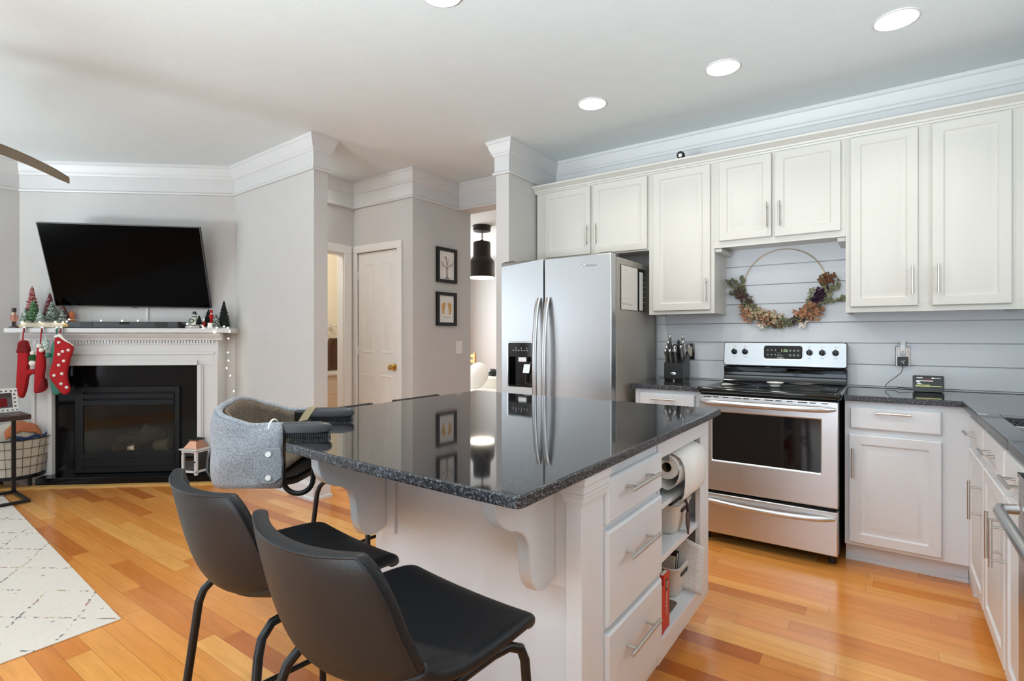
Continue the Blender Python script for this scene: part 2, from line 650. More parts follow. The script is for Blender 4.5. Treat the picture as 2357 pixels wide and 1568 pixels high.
def sweep(mb, prof, path):
    """profile (out, z) along an open xy path; out = to the right of travel, mitred"""
    P = [Vector(p) for p in path]
    n = len(P)
    dirs = [(P[i + 1] - P[i]).normalized() for i in range(n - 1)]
    nor = [Vector((d.y, -d.x)) for d in dirs]
    offs = []
    for i in range(n):
        if i == 0:
            offs.append(nor[0])
        elif i == n - 1:
            offs.append(nor[-1])
        else:
            a, b = nor[i - 1], nor[i]
            m = a + b
            if m.length < 1e-4:
                m = a.copy()
            m.normalize()
            offs.append(m / max(0.25, m.dot(a)))
    rings = [[(P[i].x + offs[i].x * o, P[i].y + offs[i].y * o, z) for o, z in prof] for i in range(n)]
    mb.loft(rings, True, True)
    return mb


# ------------------------------------------------------------------ the setting
H = 2.74
struct('floor', MB().box(-7.2, 1.2, -3.0, 8.6, -0.06, 0), 'floor', smooth=0)
struct('ceiling', MB().box(-7.2, 1.2, -3.0, 8.6, H, H + 0.08), 'ceiling', smooth=0)

# shiplap back wall of the kitchen: boards with a thin dark gap between them
mb = MB()
mb.box(-2.37, 1.1, 4.016, 4.13, 0, H)
struct('wall_back', mb, 'wall', smooth=0)
mb = MB()
zs = [0.652, 0.786, 0.920, 1.054, 1.188, 1.3225, 1.455, 1.588, 1.722, 1.856, 1.99]
for a, b in zip(zs, zs[1:]):
    mb.box(-1.45, 0.925, 4.003, 4.0159, a + 0.0030, b - 0.0030)
struct('trim_1', mb, 'cabw', smooth=0, bev=0.0008)

# living room: side wall, diagonal fireplace wall, partition that ends in a pillar
AF = R(40.5)
ex_f, n_f = Vector((math.cos(AF), math.sin(AF), 0)), Vector((math.sin(AF), -math.cos(AF), 0))
FO = n_f * -4.957                       # a point of the diagonal wall; along = ex_f, out = n_f
mb = MB()
mb.box(-6.30, -6.128, -2.7, -1.9, 0, H).box(-6.30, -6.128, -0.1, 1.29, 0, H).box(-6.30, -6.128, -1.9, -0.1, 0, 0.6).box(-6.30, -6.128, -1.9, -0.1, 2.2, H)
struct('wall_left', mb, 'wall', smooth=0)
mb = MB().prism([(-6.128, 1.286), (-4.768, 2.446), (-4.866, 2.561), (-6.226, 1.401)], 0, H)
struct('wall_diagonal', mb, 'wall', smooth=0)
mb = MB().prism([(-4.768, 2.446), (-3.51, 2.39), (-3.51, 2.51), (-4.31, 2.55), (-4.80, 2.58)], 0, H)
struct('wall_partition', mb, 'wall', smooth=0)
# hall: bathroom wall with its doorway, closet wall, wall with the two pictures
mb = MB().box(-4.40, -4.31, 3.27, 4.70, 0, H).box(-4.40, -4.31, 2.56, 3.27, 2.036, H)
struct('wall_hall', mb, 'wall', smooth=0)
mb = MB().box(-4.31, -4.262, 3.385, 3.50, 0, H).box(-3.668, -3.49, 3.385, 3.50, 0, H).box(-4.262, -3.668, 3.385, 3.50, 2.045, H)
mb.box(-3.61, -3.49, 3.50, 4.20, 0, H)
struct('wall_closet', mb, 'wall', smooth=0)
mb = MB().box(-3.49, -2.49, 4.02, 4.20, 2.485, H)
struct('wall_header', mb, 'wall', smooth=0)
mb = MB().box(-2.49, -2.37, 3.31, 8.4, 0, H)
struct('wall_wing', mb, 'wall', smooth=0)
# bathroom and far room shells
mb = MB().box(-5.82, -5.70, 2.5, 4.82, 0, H).box(-5.70, -4.43, 4.70, 4.82, 0, H)
struct('wall_bathroom', mb, 'bath', smooth=0)
mb = MB().box(-7.2, -2.37, 8.3, 8.42, 0, H).box(-7.2, -7.08, 4.82, 8.3, 0, H).box(-7.2, -4.43, 4.82, 4.94, 0, H).box(-4.43, -3.61, 4.08, 4.20, 0, H)
struct('wall_far', mb, 'wall_far', smooth=0)
# right wall opened for the added sink window, and the near wall with patio opening and window behind the camera
struct('wall_right', MB().box(0.95, 1.1, 3.05, 4.13, 0, H).box(0.95, 1.1, -2.8, 1.95, 0, H).box(0.95, 1.1, 1.95, 3.05, 0, 1.14).box(0.95, 1.1, 1.95, 3.05, 2.18, H), 'wall', smooth=0)
mb = MB().box(-6.3, -6.05, -2.8, -2.65, 0, H).box(-6.05, -4.8, -2.8, -2.65, 0, 0.55).box(-6.05, -4.8, -2.8, -2.65, 2.25, H).box(-4.8, -2.45, -2.8, -2.65, 0, H)
mb.box(-2.45, -0.15, -2.8, -2.65, 2.15, H).box(-0.15, 1.1, -2.8, -2.65, 0, H)
struct('wall_near', mb, 'wall', smooth=0)


def win(n, x0, x1, z0, z1, nx, nz, y=-2.72):
    m = MB()
    m.box(x0, x1, y - .03, y + .03, z0, z0 + .06).box(x0, x1, y - .03, y + .03, z1 - .06, z1)
    for i in range(nx + 1):
        x = x0 + (x1 - x0 - .06) * i / nx
        m.box(x, x + .06, y - .03, y + .03, z0, z1)
    for j in range(1, nz):
        z = z0 + (z1 - z0) * j / nz
        m.box(x0, x1, y - .012, y + .012, z - .012, z + .012)
    struct('window_%d' % n, m, 'trim', smooth=0)


win(1, -6.05, -4.8, 0.55, 2.25, 1, 2)
win(2, -2.45, -0.15, 0.0, 2.15, 2, 1)
m = MB().box(0.99, 1.05, 1.951, 3.049, 1.141, 1.19).box(0.99, 1.05, 1.951, 3.049, 2.13, 2.179).box(0.99, 1.05, 1.951, 2.0, 1.19, 2.13).box(0.99, 1.05, 3.0, 3.049, 1.19, 2.13).box(1.0, 1.04, 2.0, 3.0, 1.64, 1.68)  # unseen sink window frame, added along with its lamp for side light
struct('window_3', m, 'trim', smooth=0)

# crown with frieze board, one mitred run
CR = [(0, 2.485), (0.020, 2.485), (0.024, 2.497), (0.014, 2.506), (0.010, 2.512), (0.010, 2.622), (0.019, 2.628), (0.022, 2.640), (0.030, 2.650), (0.032, 2.662), (0.044, 2.688), (0.050, 2.712), (0.058, 2.718), (0.060, 2.7395), (0, 2.7395)]
path = [(-6.128, -2.65), (-6.128, 1.286), (-4.768, 2.446), (-3.51, 2.39), (-3.51, 2.51), (-4.31, 2.55), (-4.31, 3.385), (-3.49, 3.385), (-3.49, 4.02), (-2.49, 4.02), (-2.49, 3.31), (-2.37, 3.31), (-2.37, 4.016), (0.95, 4.016), (0.95, -2.65)]
struct('trim_2', sweep(MB(), CR, path), 'trim', smooth=25)
BB = [(0, 0), (0.028, 0), (0.028, 0.018), (0.017, 0.026), (0.017, 0.105), (0.010, 0.118), (0.006, 0.135), (0, 0.135)]
struct('baseboard_partition', sweep(MB(), BB, [(-4.55, 2.436), (-3.51, 2.39), (-3.51, 2.51), (-4.31, 2.55)]), 'trim', smooth=25)
struct('baseboard_hall', sweep(MB(), BB, [(-3.60, 3.385), (-3.49, 3.385), (-3.49, 4.20)]), 'trim', smooth=25)
struct('baseboard_left', sweep(MB(), BB, [(-6.128, -2.6), (-6.128, 1.286), (-5.95, 1.438)]), 'trim', smooth=25)

# doorway casings
CS = 0.085
mb = MB().box(-4.31, -4.292, 3.262, 3.345, 0, 2.036).box(-4.31, -4.292, 2.57, 3.345, 2.036, 2.115)
mb.box(-4.40, -4.31, 3.255, 3.27, 0, 2.03).box(-4.40, -4.31, 2.56, 3.27, 2.025, 2.037)
struct('trim_3', mb, 'door_paint', smooth=0, bev=0.004)
mb = MB().box(-4.309, -4.250, 3.367, 3.386, 0, 2.045).box(-3.68, -3.622, 3.367, 3.386, 0, 2.045).box(-4.309, -3.622, 3.367, 3.386, 2.045, 2.115)
struct('trim_4', mb, 'door_paint', smooth=0, bev=0.005)

# closet door: four raised panels, hinges, brass knob
dr = MB().box(-4.250, -3.680, 3.392, 3.425, 0.008, 2.040)
for x0, x1 in ((-4.170, -4.015), (-3.915, -3.765)):
    for z0, z1 in ((0.20, 0.86), (1.07, 1.93)):
        dr.panel(x0, x1, z0, z1, [(0, 0), (0.006, 0.006), (0.022, -0.0005), (0.03, -0.0005), (0.05, 0.005)], lambda u, w, d: (u, 3.3925 - d, w))
door = struct('door_1', dr, 'door_paint', smooth=30)
kb = MB().lathe([(0.032, 0), (0.034, -0.006), (0.014, -0.012), (0.012, -0.03), (0.022, -0.036), (0.029, -0.05), (0.026, -0.062), (0.012, -0.068)], (-3.735, 3.392, 0.945), axis='y')
build('door_knob', kb, 'brass', door, label='round brass door knob')
hg = MB()
for z in (0.25, 1.05, 1.78):
    hg.cyl((-4.250, 3.388, z), (-4.250, 3.388, z + 0.09), 0.006)
build('hinge', hg, 'trim', door)

# light switch of the hall
t = thing('light_switch', 'white rocker light switch on the hall wall below the two framed pictures', 'switch', (-3.49, 4.018, 1.12))
build('cover_plate', MB().box(-3.49, -3.484, 3.972, 4.064, 1.055, 1.185), 'white_plastic', t, bev=0.003)
build('rocker', MB().box(-3.484, -3.480, 4.000, 4.036, 1.087, 1.153), 'white_plastic', t, bev=0.002)


# ------------------------------------------------------------------ ceiling lights
def can(label, x, y, power=1.5, spread=105):
    t = thing('recessed_light', label, 'ceiling light', (x, y, H), 0, 'recessed lights in the kitchen ceiling')
    build('trim_ring', MB().lathe([(0.0865, 0), (0.096, 0), (0.095, -0.004), (0.088, -0.007), (0.085, -0.004), (0.0865, 0)], (x, y, H), cap=False), 'trim', t)
    build('lens', MB().lathe([(0.001, -0.0035), (0.0845, -0.0035), (0.086, 0), (0.001, 0)], (x, y, H), cap=False), 'can_lens', t)
    l = bpy.data.lights.new('can_glow', 'AREA')
    l.shape, l.size, l.energy, l.color = 'DISK', 0.14, power, (1.0, 0.92, 0.82)
    l.spread = R(spread)
    o = bpy.data.objects.new('can_glow', l)
    COL.objects.link(o)
    o.parent = t
    o.location = (0, 0, -0.02)


can('round recessed ceiling light above the front of the fridge', -1.557, 3.105)
can('round recessed ceiling light in front of the tall narrow wall cabinet', -0.749, 3.11)
can('round recessed ceiling light nearest the sink counter', 0.038, 3.115)
can('round recessed ceiling light over the island, cut by the top of the frame', -1.60, 1.725, 11, 175)
can('added unseen recessed ceiling light over the stools, nearest the patio door', -0.75, 1.72)  # extra can out of view, added for the light it gives
area('hall_fill', (-4.17, 2.68, 2.70), (-4.1, 2.8, 0), 0.2, 0.2, 2.6, (1.0, 0.97, 0.92))  # added fill lamp hidden behind the pillar, with no fixture
point('bathroom_glow', (-5.1, 3.1, 2.35), 26, (1.0, 0.92, 0.80), 0.12)
point('far_room_glow', (-4.0, 6.6, 2.3), 7, (1.0, 0.93, 0.82), 0.15)

# ------------------------------------------------------------------ cabinets
DOORR = [(0, 0), (0, 0.017), (0.003, 0.020), (0.048, 0.020), (0.056, 0.013), (0.066, 0.012), (0.090, 0.0185), (0.097, 0.0195)]
DRAWR = [(0, 0), (0, 0.014), (0.006, 0.020)]


def fr_back(y):
    return lambda u, w, d: (u, y - d, w)


def fr_side(x):                      # faces that look toward -X (the sink run)
    return lambda u, w, d: (x - d, u, w)


def fr_isl(x):                       # faces that look toward +X (the island drawers)
    return lambda u, w, d: (x + d, u, w)


def bar_handle(name, parent, p0, p1, out, r=0.0055, post=0.028):
    """bar pull from p0 to p1, standing off along out"""
    p0, p1, out = Vector(p0), Vector(p1), Vector(out)
    d = (p1 - p0)
    m = MB()
    a, b = p0 + out * post, p1 + out * post
    m.cyl(a, b, r, seg=14)
    for t in (0.16, 0.84):
        q = p0 + d * t
        m.cyl(q, q + out * post, r * 0.8, seg=10)
    return build(name, m, 'nickel', parent)


def upper(label, x0, x1, z0, doors, zt=2.41, mat='cab'):
    t = thing('wall_cabinet', label, 'cabinet', ((x0 + x1) / 2, 3.85, z0), 0, 'cream wall cabinets')
    m = MB()
    m.box(x0, x0 + 0.018, 3.700, 4.003, z0, zt).box(x1 - 0.018, x1, 3.700, 4.003, z0, zt)
    m.box(x0 + .018, x1 - .018, 3.700, 4.003, z0 + 0.022, z0 + 0.036).box(x0 + .018, x1 - .018, 3.700, 4.003, zt - 0.02, zt)
    m.box(x0 + .018, x1 - .018, 3.99, 4.003, z0 + .036, zt - .02)
    build('carcass', m, mat, t, smooth=0, bev=0.001)
    f = MB()
    f.box(x0, x1, 3.684, 3.700, z0, z0 + 0.045).box(x0, x1, 3.684, 3.700, zt - 0.03, zt)
    xs = [x0] + [v for d in doors for v in d[:2]] + [x1]
    for i in range(0, len(xs), 2):
        a, b = xs[i], xs[i + 1]
        f.box(a - (0 if i == 0 else .012), b + (0 if i == len(xs) - 2 else .012), 3.6845, 3.700, z0 + .045, zt - .03)
    build('face_frame', f, mat, t, smooth=0, bev=0.001)
    for a, b, dz0, dz1, hs, h0, h1 in doors:
        d = build('door', MB().panel(a, b, dz0, dz1, DOORR, fr_back(3.683)), mat, t, smooth=25)
        hx = a + 0.026 if hs < 0 else b - 0.026
        bar_handle('handle', d, (hx, 3.664, h0), (hx, 3.664, h1), (0, -1, 0))
    return t


upper('short double-door cream wall cabinet above the fridge', -2.350, -1.395, 1.850, [(-2.262, -1.857, 1.864, 2.386, 1, 1.930, 2.085), (-1.831, -1.404, 1.860, 2.386, -1, 1.930, 2.085)])
upper('tall narrow single-door cream wall cabinet above the knife block', -1.395, -0.942, 1.385, [(-1.360, -0.966, 1.410, 2.386, 1, 1.466, 1.621)])
upper('short double-door cream wall cabinet above the wreath', -0.942, -0.197, 1.820, [(-0.908, -0.593, 1.862, 2.386, 1, 1.916, 2.075), (-0.573, -0.221, 1.857, 2.386, -1, 1.916, 2.073)])
upper('tall double-door cream wall cabinet above the smart display', -0.197, 0.556, 1.370, [(-0.173, 0.141, 1.402, 2.386, 1, 1.463, 1.620), (0.201, 0.521, 1.400, 2.386, -1, 1.463, 1.620)])
upper('corner cream wall cabinet against the sink wall', 0.556, 0.946, 1.370, [(0.580, 0.93, 1.400, 2.386, 1, 1.463, 1.620)])
KC = [(0, 2.395), (0.006, 2.395), (0.008, 2.404), (0.016, 2.408), (0.018, 2.418), (0.040, 2.432), (0.046, 2.436), (0.056, 2.440), (0.058, 2.452), (-0.03, 2.452), (-0.03, 2.41), (0, 2.41)]
struct('trim_5', sweep(MB(), KC, [(-2.366, 3.684), (0.95, 3.684)]), 'cab', smooth=25)
# valance cleats under the cabinet above the stove
mb = MB().box(-0.942, -0.900, 3.70, 4.0, 1.795, 1.8195).box(-0.239, -0.198, 3.70, 4.0, 1.795, 1.8195)
struct('trim_6', mb, 'cab', smooth=0, bev=0.002)


def base_back(label, x0, x1, items, right_ext=None):
    t = thing('base_cabinet', label, 'cabinet', ((x0 + x1) / 2, 3.7, 0), 0, 'white base cabinets')
    m = MB()
    m.box(x0, x1, 3.405, 4.003, 0.105, 0.884)
    build('carcass', m, 'cabw', t, smooth=0, bev=0.0015)
    build('toe_kick', MB().box(x0 + 0.001, x1 - 0.001, 3.475, 3.99, 0.0, 0.104).box(x0 + .001, x1 - .001, 3.463, 3.476, 0, 0.022), 'cabw', t, smooth=0, bev=0.002)
    for kind, a, b, z0, z1, h in items:
        if kind == 'drawer':
            d = build('drawer', MB().panel(a, b, z0, z1, DRAWR, fr_back(3.4049)), 'cabw', t, smooth=25)
        else:
            d = build('door', MB().panel(a, b, z0, z1, DOORR, fr_back(3.4049)), 'cabw', t, smooth=25)
        bar_handle('handle', d, h[0], h[1], (0, -1, 0))
    return t


base_back('narrow white drawer cabinet between the fridge and the stove', -1.385, -0.955, [('drawer', -1.350, -0.985, 0.760, 0.858, ((-1.262, 3.385, 0.822), (-1.104, 3.385, 0.822))), ('door', -1.350, -0.985, 0.125, 0.715, ((-1.02, 3.385, 0.48), (-1.02, 3.385, 0.635)))])
base_back('white base cabinet with drawer and door beside the stove, under the smart display', -0.186, 0.335, [('drawer', -0.162, 0.224, 0.737, 0.851, ((-0.052, 3.385, 0.828), (0.104, 3.385, 0.828))), ('door', -0.166, 0.224, 0.125, 0.704, ((-0.150, 3.385, 0.475), (-0.150, 3.385, 0.634)))])


def base_side(label, y0, y1, door_h):
    t = thing('base_cabinet', label, 'cabinet', (0.64, (y0 + y1) / 2, 0), 0, 'white base cabinets')
    build('carcass', MB().box(0.337, 0.359, y0, y1, 0.105, 0.884).box(0.359, 0.945, y0, y1, 0.105, 0.66).box(0.853, 0.945, y0, y1, 0.66, 0.884), 'cabw', t, smooth=0, bev=0.0015)
    build('toe_kick', MB().box(0.405, 0.94, y0 + .001, y1 - .001, 0.0, 0.104), 'cabw', t, smooth=0)
    d = build('drawer', MB().panel(y0 + .012, y1 - .012, 0.735, 0.853, DRAWR, fr_side(0.3369)), 'cabw', t, smooth=25)
    yc = (y0 + y1) / 2
    bar_handle('handle', d, (0.317, yc - 0.078, 0.80), (0.317, yc + 0.078, 0.80), (-1, 0, 0), post=0.034)
    d = build('door', MB().panel(y0 + .012, y1 - .012, 0.122, 0.705, DOORR, fr_side(0.3369)), 'cabw', t, smooth=25)
    hy = y0 + 0.045 if door_h < 0 else y1 - 0.045
    bar_handle('handle', d, (0.317, hy, 0.475), (0.317, hy, 0.634), (-1, 0, 0), post=0.04)
    return t


base_side('white base cabinet of the sink run, farthest from the dishwasher', 2.835, 3.305, -1)
base_side('white base cabinet under the sink, middle of the sink run', 2.365, 2.835, -1)
base_side('white base cabinet of the sink run, touching the dishwasher', 1.885, 2.365, 1)
struct('trim_7', MB().box(0.3355, 0.945, 3.3055, 4.0, 0.0, 0.884), 'cabw', smooth=0)

# countertops
def slab(name, poly, z0, z1, label, cat, hole=None, group=None):
    xs = [p[0] for p in poly]
    ys = [p[1] for p in poly]
    c = ((min(xs) + max(xs)) / 2, (min(ys) + max(ys)) / 2, z0)
    m = MB().prism(poly, z0, z1)
    o = build(name, m, ['granite', 'granite_edge'], loc=c, smooth=25, bev=0.004)
    for p in o.data.polygons:
        p.material_index = 1 if abs(p.normal.z) < 0.5 else 0
    o['label'], o['category'] = label, cat
    return o


slab('countertop', [(-1.415, 3.372), (-0.951, 3.372), (-0.951, 4.003), (-1.415, 4.003)], 0.885, 0.915, 'short black granite countertop between fridge and stove, under the knife block', 'countertop')
ct = thing('countertop', 'long L-shaped black granite countertop running from the stove along the sink', 'countertop', (0.5, 3.0, 0.885))


def slab_part(name, m):
    o = build(name, m, ['granite', 'granite_edge'], ct, smooth=25, bev=0.003)
    for p in o.data.polygons:
        p.material_index = 1 if abs(p.normal.z) < 0.5 else 0


slab_part('corner_slab', MB().prism([(-0.190, 3.371), (0.300, 3.371), (0.300, 2.873), (0.949, 2.873), (0.949, 4.003), (-0.190, 4.003)], 0.885, 0.915))
sk = MB()
sk.prism([(0.300, 2.184), (0.372, 2.184), (0.372, 2.870), (0.300, 2.870)], 0.885, 0.915)
sk.prism([(0.84, 2.184), (0.949, 2.184), (0.949, 2.870), (0.84, 2.870)], 0.885, 0.915)
sk.prism([(0.372, 2.184), (0.84, 2.184), (0.84, 2.26), (0.372, 2.26)], 0.885, 0.915)
sk.prism([(0.372, 2.80), (0.84, 2.80), (0.84, 2.870), (0.372, 2.870)], 0.885, 0.915)
slab_part('sink_slab', sk)
slab_part('end_slab', MB().prism([(0.300, 0.60), (0.949, 0.60), (0.949, 2.181), (0.300, 2.181)], 0.885, 0.915))
m = MB()
m.box(0.362, 0.372, 2.25, 2.81, 0.70, 0.884).box(0.84, 0.85, 2.25, 2.81, 0.70, 0.884).box(0.362, 0.85, 2.25, 2.26, 0.70, 0.884).box(0.362, 0.85, 2.80, 2.81, 0.70, 0.884).box(0.362, 0.85, 2.25, 2.81, 0.69, 0.70)
solo('sink', m, 'steel_x', 'undermount steel sink basin set into the granite', 'sink', (0.6, 2.53, 0.69), smooth=0, bev=0.003)

# dishwasher at the end of the sink run
t = thing('dishwasher', 'stainless steel dishwasher under the sink counter, cut by the picture edge', 'dishwasher', (0.6, 1.58, 0))
build('tub', MB().box(0.335, 0.93, 1.285, 1.879, 0.10, 0.872), 'black_plastic', t, smooth=0)
d = build('door', MB().box(0.278, 0.333, 1.287, 1.877, 0.115, 0.868), 'steel_z', t, smooth=30, bev=0.006)
build('control_strip', MB().box(0.276, 0.333, 1.287, 1.877, 0.8685, 0.880), 'black_gloss', d, smooth=0)
build('handle', MB().tube([(0.272, 1.845, 0.79), (0.238, 1.835, 0.79), (0.232, 1.80, 0.79), (0.232, 1.36, 0.79), (0.238, 1.325, 0.79), (0.272, 1.315, 0.79)], 0.013, 14), 'steel_y', d)
build('vent', MB().box(0.2768, 0.2785, 1.70, 1.80, 0.83, 0.838), 'black_plastic', d, smooth=0)
build('toe_kick', MB().box(0.36, 0.92, 1.29, 1.876, 0.0, 0.099), 'black_plastic', t, smooth=0)
base_side('white base cabinet past the dishwasher at the end of the sink run', 0.62, 1.28, 1)

# ------------------------------------------------------------------ fridge
def rect(x0, x1, z0, z1, y):
    return [(x0, y, z0), (x1, y, z0), (x1, y, z1), (x0, y, z1)]


def rrect(x0, x1, z0, z1, y, r, n=4):
    P = []
    for cx, cz, a in ((x1 - r, z0 + r, -90), (x1 - r, z1 - r, 0), (x0 + r, z1 - r, 90), (x0 + r, z0 + r, 180)):
        for k in range(n + 1):
            q = R(a + 90 * k / n)
            P.append((cx + r * math.cos(q), y, cz + r * math.sin(q)))
    return P


t = thing('refrigerator', 'stainless steel side-by-side fridge with a black water dispenser', 'refrigerator', (-1.907, 3.6, 0))
build('body', MB().box(-2.354, -1.462, 3.268, 3.985, 0.03, 1.762), 'fridge_side', t, smooth=0, bev=0.006)
build('kick_plate', MB().box(-2.34, -1.476, 3.24, 3.267, 0.0, 0.075), 'black_plastic', t, smooth=0)
m = MB()
ho = (-2.288, -2.071, 0.862, 1.185)
rings = [rect(-2.354, -1.983, 0.085, 1.779, 3.262), rect(-2.354, -1.983, 0.085, 1.779, 3.190)]
m.loft(rings, True, False)
o_ = rect(-2.354, -1.983, 0.085, 1.779, 3.190)
i_ = rect(*ho, 3.190)
k_ = rect(*ho, 3.245)
m.loft([o_, i_, k_], False, True)
bmesh.ops.remove_doubles(m.bm, verts=m.bm.verts, dist=1e-5)
fd = build('freezer_door', m, 'steel_z', t, smooth=30, bev=0.007, seg=3)
rd = build('fridge_door', MB().box(-1.975, -1.462, 3.190, 3.262, 0.085, 1.779), 'steel_z', t, smooth=30, bev=0.007, seg=3)
build('hinge_cover', MB().box(-1.56, -1.475, 3.21, 3.34, 1.7625, 1.788).box(-2.34, -2.255, 3.21, 3.34, 1.7625, 1.788), 'grey_plastic', t, smooth=0, bev=0.004)
for xc, d in ((-2.018, fd), (-1.940, rd)):
    rings = []
    n = 22
    for i in range(n + 1):
        s_ = i / n
        z = 1.505 - s_ * 0.95
        y = 3.186 - 0.058 * math.sin(PI * min(1, max(0, s_))) ** 0.6 - 0.004
        w, th = 0.017, 0.007
        rings.append([(xc - w, y - th * .6, z), (xc - w * .8, y - th, z), (xc + w * .8, y - th, z), (xc + w, y - th * .6, z), (xc + w, y + th, z), (xc - w, y + th, z)])
    build('door_handle', MB().loft(rings), 'steel_z', d, smooth=40)
m = MB().loft([rrect(-2.293, -2.066, 0.857, 1.190, 3.1895, 0.014), rrect(-2.293, -2.066, 0.857, 1.190, 3.1865, 0.014), rrect(-2.288, -2.071, 0.862, 1.185, 3.186, 0.012), rrect(-2.287, -2.072, 0.863, 1.184, 3.192, 0.012)], False, False)
build('dispenser_bezel', m, 'chrome', fd, smooth=40)
m = MB().loft([rrect(-2.287, -2.072, 0.863, 1.184, 3.1905, 0.012), rrect(-2.287, -2.072, 1.10, 1.184, 3.1905, 0.012)], False, False)
m = MB().box(-2.2865, -2.0725, 3.1895, 3.2445, 1.082, 1.1835)
build('dispenser_panel', m, 'black_gloss', fd, smooth=0)
m = MB().box(-2.2865, -2.0725, 3.234, 3.2445, 0.864, 1.0815).box(-2.2865, -2.281, 3.192, 3.234, 0.864, 1.0815).box(-2.078, -2.0725, 3.192, 3.234, 0.864, 1.0815).box(-2.281, -2.078, 3.192, 3.234, 0.864, 0.874)
build('dispenser_recess', m, 'black_gloss', fd, smooth=0)
build('ice_chute', MB().box(-2.205, -2.133, 3.197, 3.232, 1.043, 1.081), 'nickel', fd, smooth=0, bev=0.004)
m = MB().loft([[(-2.166, 3.224, 1.022), (-2.108, 3.224, 1.022), (-2.108, 3.214, 1.030), (-2.166, 3.214, 1.030)], [(-2.172, 3.222, 0.965), (-2.112, 3.222, 0.965), (-2.112, 3.204, 0.962), (-2.172, 3.204, 0.962)]])
build('water_paddle', m, 'nickel', fd, smooth=30, bev=0.003)
build('spill_lever', MB().tube([(-2.150, 3.215, 0.957), (-2.152, 3.212, 0.892), (-2.148, 3.212, 0.885), (-2.085, 3.212, 0.885)], 0.0035, 8), 'grey_plastic', fd)
for i in range(6):
    x = -2.247 + i * 0.0245
    build('dispenser_icon', MB().box(x, x + 0.009, 3.1888, 3.1894, 1.126, 1.131), 'text_white', fd, smooth=0)
for i in range(3):
    x = -2.222 + i * 0.047
    build('dispenser_icon', MB().box(x, x + 0.006, 3.1888, 3.1894, 1.142, 1.147), 'text_white', fd, smooth=0)
text('maker_lettering', 'Whirlpool', 0.020, 'text_grey', rd, (-1.610, 3.1893, 1.705), (1, 0, 0), (0, 0, 1), 0.0004)
m = MB().tube(arc((-1.668, 3.1885, 1.707), 0.010, 0, 360, 20, (1.6, 0, 0), (0, 0, 1))[:-1], 0.0022, 6, closed=True)
build('maker_emblem', m, 'chrome', rd)

# calendar on the side of the fridge
t = thing('planner_board', 'clear acrylic weekly planner on the fridge side', 'planner', (-1.462, 3.56, 1.41))
build('board', MB().box(-1.4605, -1.4575, 3.330, 3.800, 1.412, 1.718), 'acrylic', t, smooth=0)
ps = build('page', MB().box(-1.4573, -1.4567, 3.335, 3.620, 1.414, 1.714), 'sheet', t, smooth=0)
build('page', MB().box(-1.4573, -1.4567, 3.655, 3.725, 1.418, 1.695), 'paper', t, smooth=0)
m = MB()
for i in range(7):
    z = 1.44 + i * 0.037
    m.box(-1.4567, -1.4564, 3.735, 3.775, z, z + 0.004)
build('ruled_lines', m, 'text_white', t, smooth=0)
m = MB().tube([(-1.4566, 3.345 + k * 0.012, 1.452 + 0.006 * math.sin(k * 2.1)) for k in range(16)], 0.001, 5)
build('handwriting', m, 'ink', t)

# ------------------------------------------------------------------ stove
t = thing('stove', 'stainless steel electric range with a black glass cooktop', 'stove', (-0.571, 3.6, 0))
X0, X1 = -0.946, -0.196
build('body', MB().box(X0 + 0.012, X1 - 0.012, 3.335, 3.98, 0.045, 0.884), 'black_metal', t, smooth=0, bev=0.003)
m = MB().loft([rrect(X0 + .006, X1 - .006, 3.315, 3.945, 0, 0.03)])
ck = []
for ins, z in ((0.012, 0.884), (0.0, 0.892), (-0.004, 0.912), (0.0, 0.921), (0.014, 0.925), (0.028, 0.922), (0.032, 0.9205)):
    ck.append([(x, y, z) for (x, _, y) in rrect(X0 + ins, X1 - ins, 3.292 + ins, 3.945 - ins * .3, 0, 0.03)])
m = MB().loft(ck)
build('cooktop', m, 'black_gloss', t, smooth=50)
m = MB()
for bx, by, br in ((-0.74, 3.47, 0.105), (-0.40, 3.47, 0.085), (-0.74, 3.76, 0.08), (-0.40, 3.76, 0.105)):
    m.lathe([(br, 0.9207), (br + 0.003, 0.9209), (br + 0.003, 0.9207)], (bx, by, 0), 40, cap=False)
build('burner_ring', m, 'grey_plastic', t)
# oven door with its window hole
DX0, DX1 = -0.930, -0.209
m = MB().loft([rect(DX0, DX1, 0.316, 0.880, 3.330), rect(DX0, DX1, 0.316, 0.880, 3.272), rect(-0.852, -0.286, 0.494, 0.786, 3.272), rect(-0.848, -0.290, 0.498, 0.782, 3.280)], True, False)
bmesh.ops.remove_doubles(m.bm, verts=m.bm.verts, dist=1e-5)
od = build('oven_door', m, 'steel_x', t, smooth=30, bev=0.005)
build('oven_window', MB().box(-0.849, -0.289, 3.279, 3.286, 0.497, 0.783), 'black_gloss', od, smooth=0)
m = MB()
for i in range(12):
    x = -0.90 + i * 0.056
    m.box(x, x + (0.03 if i % 3 else 0.045), 3.2708, 3.2722, 0.8685, 0.8735)
build('door_vent', m, 'black_plastic', od, smooth=0)


def bow(x0, x1, y, z, out, r, n=18, sag=0.0):
    P, rr = [], []
    for i in range(n + 1):
        s_ = i / n
        e = 1 - (2 * s_ - 1) ** 2
        P.append((x0 + (x1 - x0) * s_, y - out * (e ** 0.55 if e > 0 else 0), z + sag * e))
        rr.append(r * (0.6 + 0.4 * min(1, e * 4)))
    return P, rr


